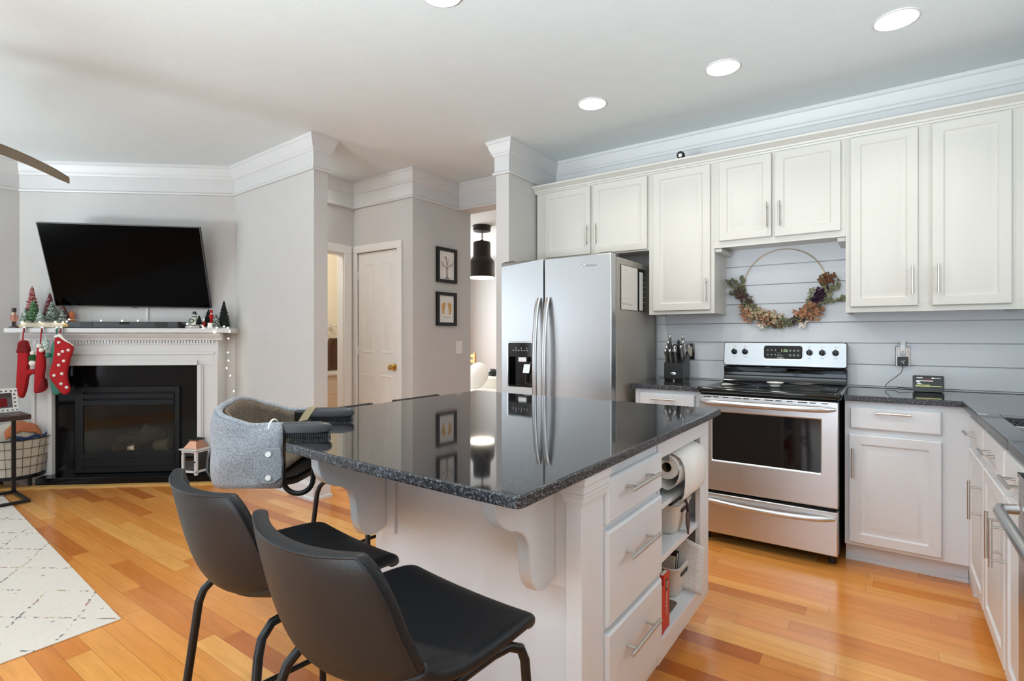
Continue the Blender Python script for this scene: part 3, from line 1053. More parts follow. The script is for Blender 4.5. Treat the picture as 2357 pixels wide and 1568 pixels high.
P, rr = bow(-0.915, -0.222, 3.268, 0.842, 0.058, 0.0165)
build('oven_handle', MB().tube(P, rr, 14), 'steel_x', od)
dw = build('warming_drawer', MB().box(DX0, DX1, 3.274, 3.330, 0.062, 0.298), 'steel_x', t, smooth=30, bev=0.006)
P, rr = bow(-0.915, -0.224, 3.270, 0.262, 0.036, 0.0150, sag=-0.012)
build('drawer_handle', MB().tube(P, rr, 14), 'steel_x', dw)
for x in (-0.90, -0.24):
    build('foot', MB().cyl((x, 3.36, 0), (x, 3.36, 0.046), 0.018), 'black_plastic', t)
build('foot', MB().cyl((-0.90, 3.93, 0), (-0.90, 3.93, 0.046), 0.018), 'black_plastic', t)
build('foot', MB().cyl((-0.24, 3.93, 0), (-0.24, 3.93, 0.046), 0.018), 'black_plastic', t)
# back guard: black riser, steel control panel
m = MB().loft([[(x, y, z) for y, z in ((3.915, 0.921), (3.985, 0.921), (3.99, 1.022), (3.925, 1.022), (3.935, 0.97))] for x in (X0 + 0.006, X1 - 0.006)])
build('riser', m, 'black_gloss', t, smooth=50, bev=0.004)
BX0, BX1, yb, yt_, zb, zt_ = -0.941, -0.200, 3.915, 3.932, 1.028, 1.192
ax_up = Vector((0, yt_ - yb, zt_ - zb)).normalized()
ax_out = Vector((1, 0, 0)).cross(ax_up)


def bg(x, w, d):                    # w along the sloped face, d out of it
    return Vector((x, yb, zb)) + ax_up * w + ax_out * d


L = (Vector((0, yt_, zt_)) - Vector((0, yb, zb))).length
prof = [p for p in rrect(BX0, BX1, 0.0, L, 0, 0.016)]
m = MB().loft([[bg(x, w, -0.058) for x, _, w in prof], [bg(x, w, -0.006) for x, _, w in prof], [bg(x, w, 0.0) for x, _, w in rrect(BX0 + .006, BX1 - .006, 0.006, L - 0.006, 0, 0.012)]])
gp = build('control_panel', m, 'steel_panel', t, smooth=40)
dp = rrect(-0.680, -0.449, 0.052, 0.140, 0, 0.016)
build('display_bezel', MB().loft([[bg(x, w, 0.0005) for x, _, w in rrect(-0.685, -0.444, 0.047, 0.145, 0, 0.018)], [bg(x, w, 0.003) for x, _, w in rrect(-0.685, -0.444, 0.047, 0.145, 0, 0.018)]]), 'chrome', gp)
ds = build('display', MB().loft([[bg(x, w, 0.003) for x, _, w in dp], [bg(x, w, 0.0045) for x, _, w in dp]]), 'black_gloss', gp)
text('clock_digits', '1:26', 0.026, 'digits', ds, bg(-0.556, 0.108, 0.0052), (1, 0, 0), ax_up)
text('panel_lettering', 'Frigidaire', 0.011, 'text_white', ds, bg(-0.577, 0.060, 0.0052), (1, 0, 0), ax_up)
for k, wd in enumerate((0.022, 0.026, 0.036)):
    build('panel_marking', MB().loft([[bg(-0.598 + a * wd, 0.090 - k * 0.009 + b, 0.0052) for a, b in ((0, 0), (1, 0), (1, .0035), (0, .0035))], [bg(-0.598 + a * wd, 0.090 - k * 0.009 + b, 0.0056) for a, b in ((0, 0), (1, 0), (1, .0035), (0, .0035))]]), 'text_grey', ds)
for i in range(3):
    for j in range(2):
        c = bg(-0.655 + i * 0.023, 0.080 + j * 0.030, 0.0048)
        build('touch_key', MB().cyl(c, c + ax_out * 0.0008, 0.006, seg=12), 'text_grey', ds)
        c = bg(-0.520 + i * 0.023, 0.078 + j * 0.030, 0.0048)
        build('touch_key', MB().cyl(c, c + ax_out * 0.0008, 0.0075, seg=12), 'text_grey', ds)
for x in (-0.869, -0.800, -0.409, -0.337, -0.264):
    c = bg(x, 0.097, 0)
    k = build('knob', MB().tube([c, c + ax_out * 0.004, c + ax_out * 0.010, c + ax_out * 0.020, c + ax_out * 0.023], [0.0195, 0.0195, 0.0175, 0.0165, 0.012], 24), 'black_gloss', gp)
    g = MB()
    g.X = Matrix.Translation(c)
    g.loft([[ax_out * d + Vector((sx * 0.0035, 0, 0)) + ax_up * h for sx, h in ((-1, -0.015), (1, -0.015), (1, 0.021), (-1, 0.021))] for d in (0.018, 0.030)])
    build('grip', g, 'black_gloss', k, smooth=0, bev=0.002)
    for q, hh in ((-0.038, 0.004), (0.036, 0.004)):
        build('knob_marking', MB().loft([[bg(x - .009 + a * .018, 0.097 + q + b, 0.0004) for a, b in ((0, 0), (1, 0), (1, .003), (0, .003))], [bg(x - .009 + a * .018, 0.097 + q + b, 0.0008) for a, b in ((0, 0), (1, 0), (1, .003), (0, .003))]]), 'text_grey', gp)
m = MB().lathe([(0.001, 0.9215), (0.026, 0.9215), (0.030, 0.925), (0.026, 0.930), (0.042, 0.944), (0.049, 0.946), (0.047, 0.949), (0.036, 0.946), (0.020, 0.938), (0.001, 0.937)], (-0.560, 3.60, 0), 30)
solo('spoon_rest', m, 'ceramic', 'small white ruffled dish on the black cooktop', 'dish', (-0.56, 3.60, 0.921))

# ------------------------------------------------------------------ island
IX0, IX1, IY0, IY1 = -1.410, -0.620, 1.200, 2.330
t = thing('island_cabinet', 'white kitchen island cabinet with three drawers and open shelves', 'cabinet', (-1.01, 1.76, 0))
m = MB()
m.box(IX0, IX1 - 0.004, IY0 + 0.018, 1.716, 0.135, 0.8875)
m.box(IX0, -1.05, 1.716, IY1, 0.135, 0.8875)
m.box(-1.05, IX1 - .001, 2.296, IY1, 0.135, 0.8875)
m.box(-1.05, IX1, 1.7165, 2.296, 0.820, 0.8875)
m.box(-1.05, IX1, 1.7165, 2.296, 0.135, 0.205)
build('carcass', m, 'cabw', t, smooth=0, bev=0.0015)
build('back_panel', MB().box(IX0 - .002, -0.664, IY0, IY0 + 0.0175, 0.0, 0.887), 'cabw', t, smooth=0, bev=0.001)
build('toe_kick', MB().box(IX0 + 0.04, -0.70, IY0 + 0.018, IY1 - 0.05, 0.0, 0.134), 'cabw', t, smooth=0)
for a, b in ((1.7166, 1.733), (2.205, 2.2955)):
    build('face_stile', MB().box(-0.640, IX1 + .0005, a, b, 0.206, 0.8195), 'cabw', t, smooth=0, bev=0.001)
for z0, z1, h in ((0.728, 0.850, 0.806), (0.452, 0.708, 0.620), (0.185, 0.434, 0.352)):
    d = build('drawer', MB().panel(1.300, 1.713, z0, z1, DRAWR, fr_isl(-0.6238)), 'cabw', t, smooth=25)
    bar_handle('handle', d, (-0.604, 1.385, h), (-0.604, 1.608, h), (1, 0, 0), r=0.006, post=0.032)
build('shelf', MB().box(-1.049, -0.632, 1.7172, 2.2955, 0.634, 0.652), 'cabw', t, smooth=0, bev=0.001)
build('shelf', MB().box(-1.049, -0.632, 1.7172, 2.2955, 0.450, 0.470), 'cabw', t, smooth=0, bev=0.001)
ps = build('corner_post', MB().box(-0.662, -0.617, 1.172, 1.297, 0.0, 0.887), 'cabw', t, smooth=0, bev=0.002)
cap = MB()
for o0, z0, z1 in ((0.004, 0.808, 0.816), (0.009, 0.816, 0.832), (0.014, 0.832, 0.842), (0.016, 0.842, 0.864), (0.021, 0.864, 0.8872)):
    cap.box(-0.662 - o0 * .6, -0.617 + o0, 1.172 - o0, 1.297 + o0 * .4, z0, z1)
build('capital', cap, 'cabw', ps, smooth=0, bev=0.003)
CB = [(0, 0.887), (0.257, 0.887), (0.255, 0.850), (0.243, 0.818), (0.222, 0.797), (0.198, 0.784), (0.170, 0.775), (0.148, 0.764), (0.131, 0.747), (0.121, 0.722), (0.117, 0.692), (0.114, 0.655), (0.104, 0.625), (0.085, 0.604), (0.06, 0.595), (0.034, 0.595), (0.014, 0.602), (0.0, 0.612)]
for x1, side in ((-0.702, 1), (-1.345, 1)):
    bp = build('corbel_plate', MB().box(x1 - 0.062, x1 + 0.036, 1.186, 1.1995, 0.585, 0.887), 'cabw', t, smooth=0, bev=0.003)
    m = MB().loft([[(x, 1.1858 - d, z) for d, z in CB] for x in (x1 - 0.036, x1)])
    build('corbel', m, 'cabw', bp, smooth=30, bev=0.003)
build('corner_bumper', MB().lathe([(0.001, 2.331), (0.017, 2.331), (0.022, 2.338), (0.020, 2.352), (0.010, 2.357), (0.001, 2.357)], (-0.645, 0, 0.160), 16, 'y'), 'black_plastic', t)
slab('island_countertop', [(-1.455, 0.896), (-1.30, 0.882), (-1.106, 0.869), (-0.85, 0.861), (-0.612, 0.858), (-0.594, 0.862), (-0.589, 0.878), (-0.589, 2.411), (-1.951, 2.398), (-1.951, 1.405)], 0.888, 0.9155, 'large black speckled granite island countertop with a clipped corner', 'countertop')

# paper towels, baskets, books and tray on the island shelves
t = thing('paper_towel_roll', 'loose white paper towel roll hanging under the island top', 'paper towels', (-0.645, 1.95, 0.70))
yA, yB, xc, zc = 1.895, 2.170, -0.652, 0.756
m = MB().lathe([(0.018, yA), (0.043, yA), (0.043, yB), (0.018, yB)], (xc, 0, zc), 32, 'y', cap=False)
build('roll', m, 'paper', t, smooth=50)
build('core', MB().lathe([(0.017, yA + .001), (0.0185, yA + .001), (0.0185, yB - .001), (0.017, yB - .001), (0.017, yA + .001)], (xc, 0, zc), 24, 'y', cap=False), 'cardboard', t)
m = MB()
sh = [(xc + 0.047 * math.cos(R(a)) + (0.014 if a > 190 else 0) * 0, zc - 0.010 + (0.048 + 0.024 * max(0, math.sin(R(a - 180))) ) * math.sin(R(a))) for a in range(95, 385, 12)]
out = sh
m.grid(lambda u, v: (out[min(len(out) - 1, int(round(v * (len(out) - 1))))][0], yA + (yB - yA) * u, out[min(len(out) - 1, int(round(v * (len(out) - 1))))][1]), 1, len(out) - 1)
build('loose_wrap', m, 'paper', t, smooth=180, solid=0.0012)
tail = [(-0.690, 0.795), (-0.665, 0.806), (-0.632, 0.805), (-0.606, 0.792), (-0.592, 0.765), (-0.588, 0.74), (-0.589, 0.70), (-0.592, 0.665), (-0.600, 0.640), (-0.615, 0.624), (-0.638, 0.615)]
m = MB().grid(lambda u, v: (tail[int(round(v * (len(tail) - 1)))][0], yA + 0.012 + (yB - yA) * u, tail[int(round(v * (len(tail) - 1)))][1]), 1, len(tail) - 1)
build('hanging_sheet', m, 'paper', t, smooth=180, solid=0.0012)
build('holder_rod', MB().cyl((xc, yA + 0.08, zc), (xc, yB + 0.025, zc), 0.006), 'grey_plastic', t)
build('holder_arm', MB().box(xc - .012, xc + .012, yB + 0.016, yB + 0.024, zc - .01, 0.8195).box(xc - .016, xc + .016, yA - 0.008, yA - 0.004, zc + .024, 0.8195), 'nickel', t, smooth=0, bev=0.002)


def basket(label, x0, x1, y0, y1, z0, h):
    t = thing('storage_basket', label, 'basket', ((x0 + x1) / 2, (y0 + y1) / 2, z0), 0, 'woven plastic baskets on the island shelves')
    def ring(k, z):
        return [(x, y, z) for x, _, y in rrect(x0 + k, x1 - k, y0 + k, y1 - k, 0, 0.035)]
    m = MB().loft([ring(0.022, z0 + .0005), ring(0.016, z0 + 0.01), ring(0.0, z0 + h), ring(0.005, z0 + h), ring(0.02, z0 + 0.014), ring(0.024, z0 + 0.008)], True, True)
    b = build('body', m, 'basket_plastic', t, smooth=50)
    build('rim', MB().loft([ring(-0.003, z0 + h - .006), ring(-0.004, z0 + h), ring(0.006, z0 + h + .001), ring(0.0055, z0 + h - .006)], False, False), 'basket_plastic', t, smooth=50)
    yc = (y0 + y1) / 2
    m = MB().loft([[(x, yc + a, z0 + h - .034 + b) for a, b in ((-.036, 0), (.036, 0), (.04, .006), (.036, .014), (-.036, .014), (-.04, .006))] for x in (x1 - 0.006, x1 + 0.0006)])
    build('grip_hole', m, 'black_plastic', t, smooth=0)
    return t


basket('white woven basket on the middle island shelf, under the paper towels', -0.97, -0.645, 1.985, 2.185, 0.4705, 0.115)
basket('white woven basket on the bottom island shelf, full of papers', -0.97, -0.655, 2.035, 2.195, 0.2055, 0.118)
m = MB().tube([(-0.664, 2.075, 0.575), (-0.656, 2.076, 0.600), (-0.642, 2.077, 0.600), (-0.634, 2.078, 0.58), (-0.632, 2.078, 0.55)], 0.0055, 8)
m.loft([[(-0.634 + k, 2.078 + a, z) for a in (-w, w)] + [(-0.630 + k, 2.078 + a, z) for a in (w, -w)] for z, w, k in ((0.552, 0.008, 0), (0.546, 0.019, 0), (0.535, 0.020, 0), (0.50, 0.017, .001), (0.462, 0.002, .003))])
solo('garden_trowel', m, 'dark_wood', 'dark pointed trowel hooked over the middle basket rim', 'trowel', (-0.632, 2.078, 0.46), smooth=40)
m = MB()
m.box(-0.90, -0.66, 1.985, 2.02, 0.5, 0.60)
solo('dark_pouch', MB().box(-0.88, -0.70, 2.03, 2.10, 0.482, 0.592), 'black_plastic', 'dark pouch inside the middle island basket', 'pouch', (-0.79, 2.065, 0.482), bev=0.012)
for k, (y, w, h, c, lab) in enumerate(((2.068, 0.006, 0.135, 'driftwood', 'tan booklet nearest the red books in the papers basket'), (2.078, 0.004, 0.130, 'pages', 'cream booklet behind the tan one in the papers basket'), (2.089, 0.008, 0.142, 'dark_wood', 'dark brown notebook in the papers basket'), (2.103, 0.006, 0.135, 'paper', 'white booklet behind the brown notebook in the papers basket'), (2.117, 0.003, 0.140, 'grey_plastic', 'thin grey folder in the papers basket'))):
    m = MB()
    m.X = Matrix.Translation((0, y, 0.222)) @ Matrix.Rotation(R(-14), 4, 'X')
    m.box(-0.86, -0.69, 0, w, 0, h)
    solo('booklet', m, c, lab, 'booklet', (-0.78, y, 0.22), 'booklets in the papers basket', smooth=0)
m = MB().grid(lambda u, v: (-0.885 + 0.29 * u, 2.130 + 0.045 * v + 0.008 * math.sin(u * 5) * v + 0.012 * v * u, 0.222 + 0.205 * v - 0.03 * u * v + 0.015 * math.sin(u * 4)), 10, 10)
solo('loose_paper', m, 'sheet', 'curled printed sheet standing up in the papers basket', 'paper', (-0.74, 2.05, 0.222), smooth=180, solid=0.0008)
m = MB().loft([[(x, y, z) for x, _, y in rrect(-1.0 + k, -0.652 - k, 1.868 + k, 2.030 - k, 0, 0.02)] for k, z in ((0.006, 0.2056), (0, 0.212), (0.004, 0.2125), (0.010, 0.2085))])
solo('baking_tray', m, 'tray', 'flat grey-brown tray lying on the bottom island shelf', 'tray', (-0.83, 1.95, 0.2056), smooth=40)


def book(label, x1, y0, y1, z0, h, d, spine, sx):
    t = thing('book', label, 'book', (x1 - d / 2, (y0 + y1) / 2, z0), 0, 'red books on the island shelf')
    m = MB().box(x1 - d, x1, y0, y0 + .002, z0, z0 + h).box(x1 - d, x1, y1 - .002, y1, z0, z0 + h).box(x1 - .003, x1, y0 + .002, y1 - .002, z0, z0 + h)
    build('cover', m, 'book_red', t, smooth=0, bev=0.001)
    build('pages', MB().box(x1 - d + .004, x1 - .003, y0 + .0022, y1 - .0022, z0 + .003, z0 + h - .003), 'pages', t, smooth=0)
    yc = (y0 + y1) / 2
    lb = build('spine_label', MB().box(x1, x1 + 0.0006, yc - .010, yc + .010, z0 + sx[0], z0 + sx[1]), 'book_dark', t, smooth=0, bev=0.0)
    text('label_lettering', 'S&S', 0.016, 'pages', lb, (x1 + 0.0012, yc, z0 + (sx[0] + sx[1]) / 2), (0, 0, -1), (0, 1, 0), 0.0003)
    text('spine_lettering', spine, 0.0155, 'text_white', t, (x1 + 0.0007, yc, z0 + sx[2]), (0, 0, -1), (0, 1, 0), 0.0003)
    return t


b1 = book('taller red book on the bottom island shelf, next to the papers basket', -0.630, 1.802, 1.860, 0.2055, 0.196, 0.20, 'Morning N.Y.', (0.136, 0.176, 0.088))
b2 = book('shorter red book on the bottom island shelf, against the drawer side', -0.628, 1.7400, 1.7985, 0.2055, 0.165, 0.19, 'La Romania', (0.006, 0.045, 0.085))
lb = build('cover_label', MB().box(-0.70, -0.645, 1.806, 1.856, 0.4016, 0.4022), 'green_label', b1, smooth=0)
text('cover_lettering', '306', 0.026, 'pages', lb, (-0.673, 1.831, 0.4026), (1, 0, 0), (0, 1, 0), 0.0003)


# ------------------------------------------------------------------ bar stools (front of the seat toward local +Y)
SP = [(0.205, 0.606, 0.186, 0.0, 0.004), (0.190, 0.628, 0.200, 0.0, 0.008), (0.11, 0.628, 0.210, 0.0, 0.014), (0.0, 0.622, 0.214, 0.0, 0.022), (-0.09, 0.620, 0.214, 0.015, 0.040), (-0.145, 0.630, 0.212, 0.035, 0.055), (-0.182, 0.655, 0.212, 0.055, 0.050), (-0.205, 0.700, 0.214, 0.066, 0.030), (-0.222, 0.755, 0.212, 0.066, 0.012), (-0.235, 0.81, 0.206, 0.060, 0.010), (-0.246, 0.862, 0.192, 0.050, 0.010), (-0.250, 0.888, 0.168, 0.044, 0.008)]


def shell(u, s):
    x = s * (len(SP) - 1)
    i = min(len(SP) - 2, int(x))
    f = x - i
    def cat(k):
        p0, p1, p2, p3 = SP[max(0, i - 1)][k], SP[i][k], SP[i + 1][k], SP[min(len(SP) - 1, i + 2)][k]
        return 0.5 * (2 * p1 + (p2 - p0) * f + (2 * p0 - 5 * p1 + 4 * p2 - p3) * f * f + (3 * p1 - p0 - 3 * p2 + p3) * f ** 3)
    y, z, w, dy, dz = (cat(k) for k in range(5))
    a = abs(u) ** 2.1
    return (u * w, y + dy * a, z + dz * a)


def make_stool(label):
    t = thing('bar_stool', label, 'bar stool', (0, 0, 0), 0, 'black bar stools around the island')
    cut = 5.35 / 11
    build('seat', MB().grid(lambda u, v: shell(u * 2 - 1, v * cut), 16, 14), 'leather', t, local=True, smooth=180, solid=0.030, sub=2)
    bk = build('backrest', MB().grid(lambda u, v: shell(u * 2 - 1, cut + v * (1 - cut)), 16, 16), 'leather', t, local=True, smooth=180, solid=0.026, sub=2)
    rim = [Vector(shell(-1, cut + (1 - cut) * k / 14)) for k in range(15)] + [Vector(shell(-1 + 2 * k / 14, 1)) for k in range(1, 14)] + [Vector(shell(1, 1 - (1 - cut) * k / 14)) for k in range(15)]
    off = []
    for p in rim:
        off.append(Vector((p.x * 0.992, p.y - 0.0145, p.z - 0.004)))
    build('piping', MB().tube(off, 0.0030, 6), 'leather', bk, local=True, smooth=180)
    front = []
    for sgn in (-1, 1):
        top = [Vector((sgn * 0.165, 0.10, 0.594)), Vector((sgn * 0.168, 0.145, 0.591)), Vector((sgn * 0.175, 0.175, 0.576)), Vector((sgn * 0.180, 0.184, 0.55)), Vector((sgn * 0.208, 0.212, 0.0))]
        build('leg', MB().tube(top, 0.0105, 12), 'black_metal', t, local=True)
        rear = [Vector((sgn * 0.165, 0.10, 0.594)), Vector((sgn * 0.165, -0.08, 0.591)), Vector((sgn * 0.168, -0.125, 0.586)), Vector((sgn * 0.174, -0.150, 0.562)), Vector((sgn * 0.180, -0.160, 0.53)), Vector((sgn * 0.214, -0.222, 0.0))]
        build('leg', MB().tube(rear, 0.0105, 12), 'black_metal', t, local=True)
    build('cross_bar', MB().box(-0.165, 0.165, 0.09, 0.12, 0.588, 0.600).box(-0.165, 0.165, -0.03, 0.0, 0.588, 0.600), 'black_metal', t, local=True, smooth=0)
    z = 0.22
    fx, fy, rx, ry = 0.197, 0.201, 0.200, -0.197
    build('footrest', MB().cyl((-fx, fy, z), (fx, fy, z), 0.009, seg=10), 'black_metal', t, local=True)
    build('stretcher', MB().cyl((-rx, ry, z), (rx, ry, z), 0.008, seg=10), 'black_metal', t, local=True)
    for sgn in (-1, 1):
        build('stretcher', MB().cyl((sgn * fx, fy, z), (sgn * rx, ry, z), 0.008, seg=10), 'black_metal', t, local=True)
    return t


st = make_stool('black leather bar stool nearest the camera, under the clear edge of the island')
st.location, st.rotation_euler = (-0.815, 0.757, 0), (0, 0, R(-4))
dup(st, (-1.287, 0.806, 0), R(-6), 'black leather bar stool right below the grey hook-on baby seat')
dup(st, (-1.915, 1.610, 0), R(-90), 'black leather bar stool mostly hidden behind the clamps of the baby seat')
dup(st, (-1.915, 2.095, 0), R(-90), 'black leather bar stool at the far corner of the island, only its top edge showing')

# ------------------------------------------------------------------ hook-on baby seat (local +X toward the counter)
t = thing('baby_seat', 'grey heather hook-on baby seat clamped to the clipped corner of the island', 'baby seat', (-1.660, 1.057, 0), R(40))
HW = 0.186


def wall_top(s):                     # s 0..1 along the U from near front corner, round the back, to the far front corner
    e = abs(2 * s - 1)
    return 0.955 + 0.062 * max(0, math.cos(min(1, e * 1.35) * PI / 2)) ** 1.2 + 0.0012 * math.sin(s * 40)


def upath(s, k=0.0):
    w, d, r = HW - k, 0.205 - k, 0.075
    L1, L2 = d - r + 0.020, 2 * (w - r)
    q = PI * r / 2
    tot = 2 * L1 + L2 + 2 * q
    x = s * tot
    if x < L1:
        return (0.020 - x, -w)
    x -= L1
    if x < q:
        a = x / r
        return (-d + r - r * math.sin(a), -w + r - r * math.cos(a))
    x -= q
    if x < L2:
        return (-d, -w + r + x)
    x -= L2
    if x < q:
        a = x / r
        return (-d + r - r * math.cos(a), w - r + r * math.sin(a))
    x -= q
    return (-d + r + x, w)


def outer(u, v):
    x, y = upath(u)
    zt = wall_top(u)
    bulge = 0.012 * math.sin(PI * v) + 0.004 * math.sin(v * 9 + u * 21)
    l = math.hypot(x + 0.09, y) or 1
    return (x + (x + 0.09) / l * bulge, y + y / l * bulge, 0.765 + (zt - 0.765) * v)


sh_ = build('fabric_shell', MB().grid(outer, 48, 12), 'heather', t, local=True, smooth=180, solid=0.010)


def inner(u, v):
    x, y = upath(u, 0.024)
    zt = wall_top(u) - 0.004
    return (x, y + 0.004 * math.sin(u * 50), 0.80 + (zt - 0.80) * v)


build('lining', MB().grid(inner, 60, 8), 'lining', t, local=True, smooth=180, solid=0.012)
rimp = []
for k in range(49):
    s_ = k / 48
    x, y = upath(s_, 0.008)
    rimp.append((x, y, wall_top(s_) - 0.002))
build('padded_rim', MB().tube(rimp, 0.011, 10), 'heather', t, local=True, smooth=180)
build('seat_pad', MB().box(-0.185, 0.0, -0.16, 0.16, 0.785, 0.815), 'lining', t, local=True, bev=0.014)
build('seat_bottom', MB().loft([[(x, y * 0.98, z) for x, y in ((-0.198, -0.15), (-0.17, -0.182), (0.0, -0.182), (0.05, -0.13), (0.075, 0), (0.05, 0.13), (0.0, 0.182), (-0.17, 0.182), (-0.198, 0.15))] for z in (0.760, 0.786)]), 'black_plastic', t, local=True, bev=0.008)
m = MB().loft([[(x, y, z) for y in (-0.105, 0.105)] + [(x - .012, y, z) for y in (0.105, -0.105)] for x, z in ((-0.216, 0.885), (-0.232, 0.84), (-0.234, 0.80), (-0.216, 0.766))])
build('back_pocket', m, 'black_plastic', t, local=True, bev=0.004)
fl = build('side_flap', MB().loft([[(-0.060, y, 0.890), (0.02, y, 0.890), (0.028, y, 0.85), (0.026, y, 0.80), (0.0, y, 0.780), (-0.045, y, 0.780), (-0.058, y, 0.81)] for y in (-0.2045, -0.190)]), 'heather', t, local=True, bev=0.003)
for z in (0.872, 0.800):
    build('snap_button', MB().cyl((-0.014, -0.2045, z), (-0.014, -0.2085, z), 0.0085, seg=16), 'white_plastic', fl, local=True)
for sg in (-1, 1):
    y = 0.167 * sg
    a = MB()
    def sec(x, k):
        w, h = 0.0205 * k, 0.0185 * k
        return [(x, y + w * px_, 0.9455 + h * pz_) for px_, pz_ in ((-1, -0.95), (1, -0.95), (1, 0.35), (0.72, 0.95), (-0.72, 0.95), (-1, 0.35))]
    a.loft([sec(-0.008, 0.9), sec(0.0, 1.0), sec(0.125, 1.0), sec(0.152, 0.86), sec(0.164, 0.5)])
    arm = build('clamp_arm', a, 'grey_plastic', t, local=True, smooth=30, bev=0.005, seg=3)
    tt = MB()
    for k in range(22):
        x = 0.012 + k * 0.0066
        tt.box(x, x + 0.004, y - 0.0208, y + 0.0208, 0.9158, 0.9275)
    tt.box(0.008, 0.158, y - 0.018, y + 0.018, 0.917, 0.929)
    build('grip_teeth', tt, 'black_plastic', arm, local=True, smooth=0)
    build('arm_socket', MB().box(-0.05, -0.006, y - 0.019, y + 0.019, 0.915, 0.955), 'black_plastic', t, local=True, bev=0.006)
    lp = [(-0.030, y, 0.93), (-0.018, y, 0.872), (-0.002, y, 0.845), (0.018, y, 0.80)] + [(0.018 + 0.047 - 0.047 * math.cos(R(a_)), y, 0.775 - 0.047 * math.sin(R(a_))) for a_ in range(0, 181, 15)] + [(0.112, y, 0.82), (0.112, y, 0.868)]
    lp = [(-0.030, y, 0.925), (-0.024, y, 0.88), (-0.012, y, 0.858), (0.012, y, 0.850), (0.016, y, 0.835)] + [(0.016 + 0.046 - 0.046 * math.cos(R(a_)), y, 0.785 - 0.046 * math.sin(R(a_))) for a_ in range(0, 181, 15)] + [(0.108, y, 0.84), (0.108, y, 0.872)]
    hk = build('lower_hook', MB().tube(lp, 0.0080, 12), 'black_metal', t, local=True)
    build('rubber_pad', MB().cyl((0.108, y, 0.868), (0.108, y, 0.8875), 0.015, seg=16), 'black_plastic', hk, local=True)
m = MB().tube(arc((-0.012, -0.167, 0.945), 0.027, 0, 360, 20, (0.25, 0.85, 0), (0, 0, 1))[:-1], 0.003, 8, closed=True)
build('strap_loop', m, 'white_plastic', t, local=True)
m = MB().loft([[(x, 0.145 + dy, z) for dy in (0, 0.003)] + [(x + .034, 0.145 + dy, z + .006) for dy in (0.003, 0)] for x, z in ((-0.035, 0.915), (-0.02, 0.94), (0.0, 0.968))])
build('side_strap', m, 'caramel', t, local=True)

# ------------------------------------------------------------------ things on and over the kitchen counters
kbx, kby = -1.238, 3.79
t = thing('knife_block', 'black knife block with an oval silver badge on the short counter', 'knife block', (kbx, kby, 0.915))
m = MB().loft([[(x, y, z) for y, z in ((3.735, 0.928), (3.900, 0.928), (3.900, 1.095), (3.865, 1.118), (3.735, 1.036))] for x in (kbx - 0.067, kbx + 0.067)])
build('block', m, 'black_plastic', t, smooth=0, bev=0.003)
build('base', MB().box(kbx - 0.066, kbx + 0.066, 3.742, 3.895, 0.9151, 0.9278), 'black_gloss', t, smooth=0, bev=0.002)
bd = build('badge', MB().loft([[(kbx + 0.021 * math.cos(R(a)) * k, y, 0.966 + 0.0105 * math.sin(R(a)) * k) for a in range(0, 360, 15)] for y, k in ((3.7352, 1), (3.7325, 1), (3.732, 0.9))]), 'chrome', t, smooth=40)
text('badge_lettering', 'Oster', 0.0125, 'text_grey', bd, (kbx, 3.7316, 0.966), (1, 0, 0), (0, 0, 1), 0.0003)
build('stud', MB().cyl((kbx + 0.004, 3.741, 0.921), (kbx + 0.004, 3.737, 0.921), 0.005, seg=12), 'chrome', t)


def knife(label, x, y, z, ln, kind='knife'):
    t = thing('kitchen_knife', label, 'knife', (x, y, z), 0, 'steel-handled knives in the block')
    d = Vector((0, -0.36, 0.93)).normalized()
    b = Vector((x, y, z))
    m = MB()
    sx = 0.0108
    P = [(0, .8), (.08, .95), (.3, 1.15), (.55, .9), (.8, 1.1), (.93, 1.25), (1, .9)]
    up = Vector((1, 0, 0))
    sd = d.cross(up)
    m.loft([[b + d * (f * ln) + up * (math.cos(R(a)) * sx * .75 * k) + sd * (math.sin(R(a)) * sx * 1.3 * k) for a in range(0, 360, 30)] for f, k in P])
    build('handle', m, 'nickel', t, smooth=40)
    e = b + d * ln
    build('end_cap', MB().cyl(e, e + d * 0.005, 0.010, 0.008, seg=14), 'chrome', t)
    build('blade', MB().loft([[b - d * q + up * (0.001 * s_) + sd * w for s_, w in ((-1, -.009), (1, -.009), (1, .009), (-1, .009))] for q in (0.0, 0.07)]), 'steel_z', t, smooth=0)


y0 = 3.752
for k, (dx, row, ln, lab) in enumerate((
        (-0.052, 0, 0.095, 'steel-handled steak knife at the fridge end of the lowest row in the block'),
        (-0.018, 0, 0.095, 'steel-handled steak knife in the middle of the lowest row in the block'),
        (0.018, 0, 0.098, 'steel-handled steak knife of the lowest row, below the scissors'),
        (-0.052, 1, 0.100, 'steel-handled knife standing second up at the fridge end of the block'),
        (0.004, 1, 0.098, 'steel-handled knife right in front of the scissor loops'),
        (0.050, 1, 0.105, 'steel-handled knife at the outlet end, front one of its column'),
        (-0.050, 2, 0.118, 'steel-handled knife third up at the fridge end of the block'),
        (0.056, 2, 0.118, 'steel-handled knife leaning out beside the wall outlet'),
        (-0.046, 3, 0.140, 'long steel-handled knife rising highest at the fridge end of the block'),
        (0.048, 3, 0.140, 'long steel-handled knife rising highest at the outlet end of the block'))):
    knife(lab, kbx + dx, y0 + row * 0.032, 1.046 + row * 0.0195, ln)
t = thing('kitchen_scissors', 'black-handled kitchen scissors standing in the middle of the knife block', 'scissors', (kbx + 0.002, 3.845, 1.10))
for sx in (-1, 1):
    build('finger_loop', MB().tube([Vector((kbx + 0.002 + sx * 0.020, 3.835, 1.150)) + Vector((math.cos(R(a)) * 0.015, -0.25 * math.sin(R(a)) * 0.022, math.sin(R(a)) * 0.023)) for a in range(0, 360, 24)], 0.0048, 8, closed=True), 'black_plastic', t)
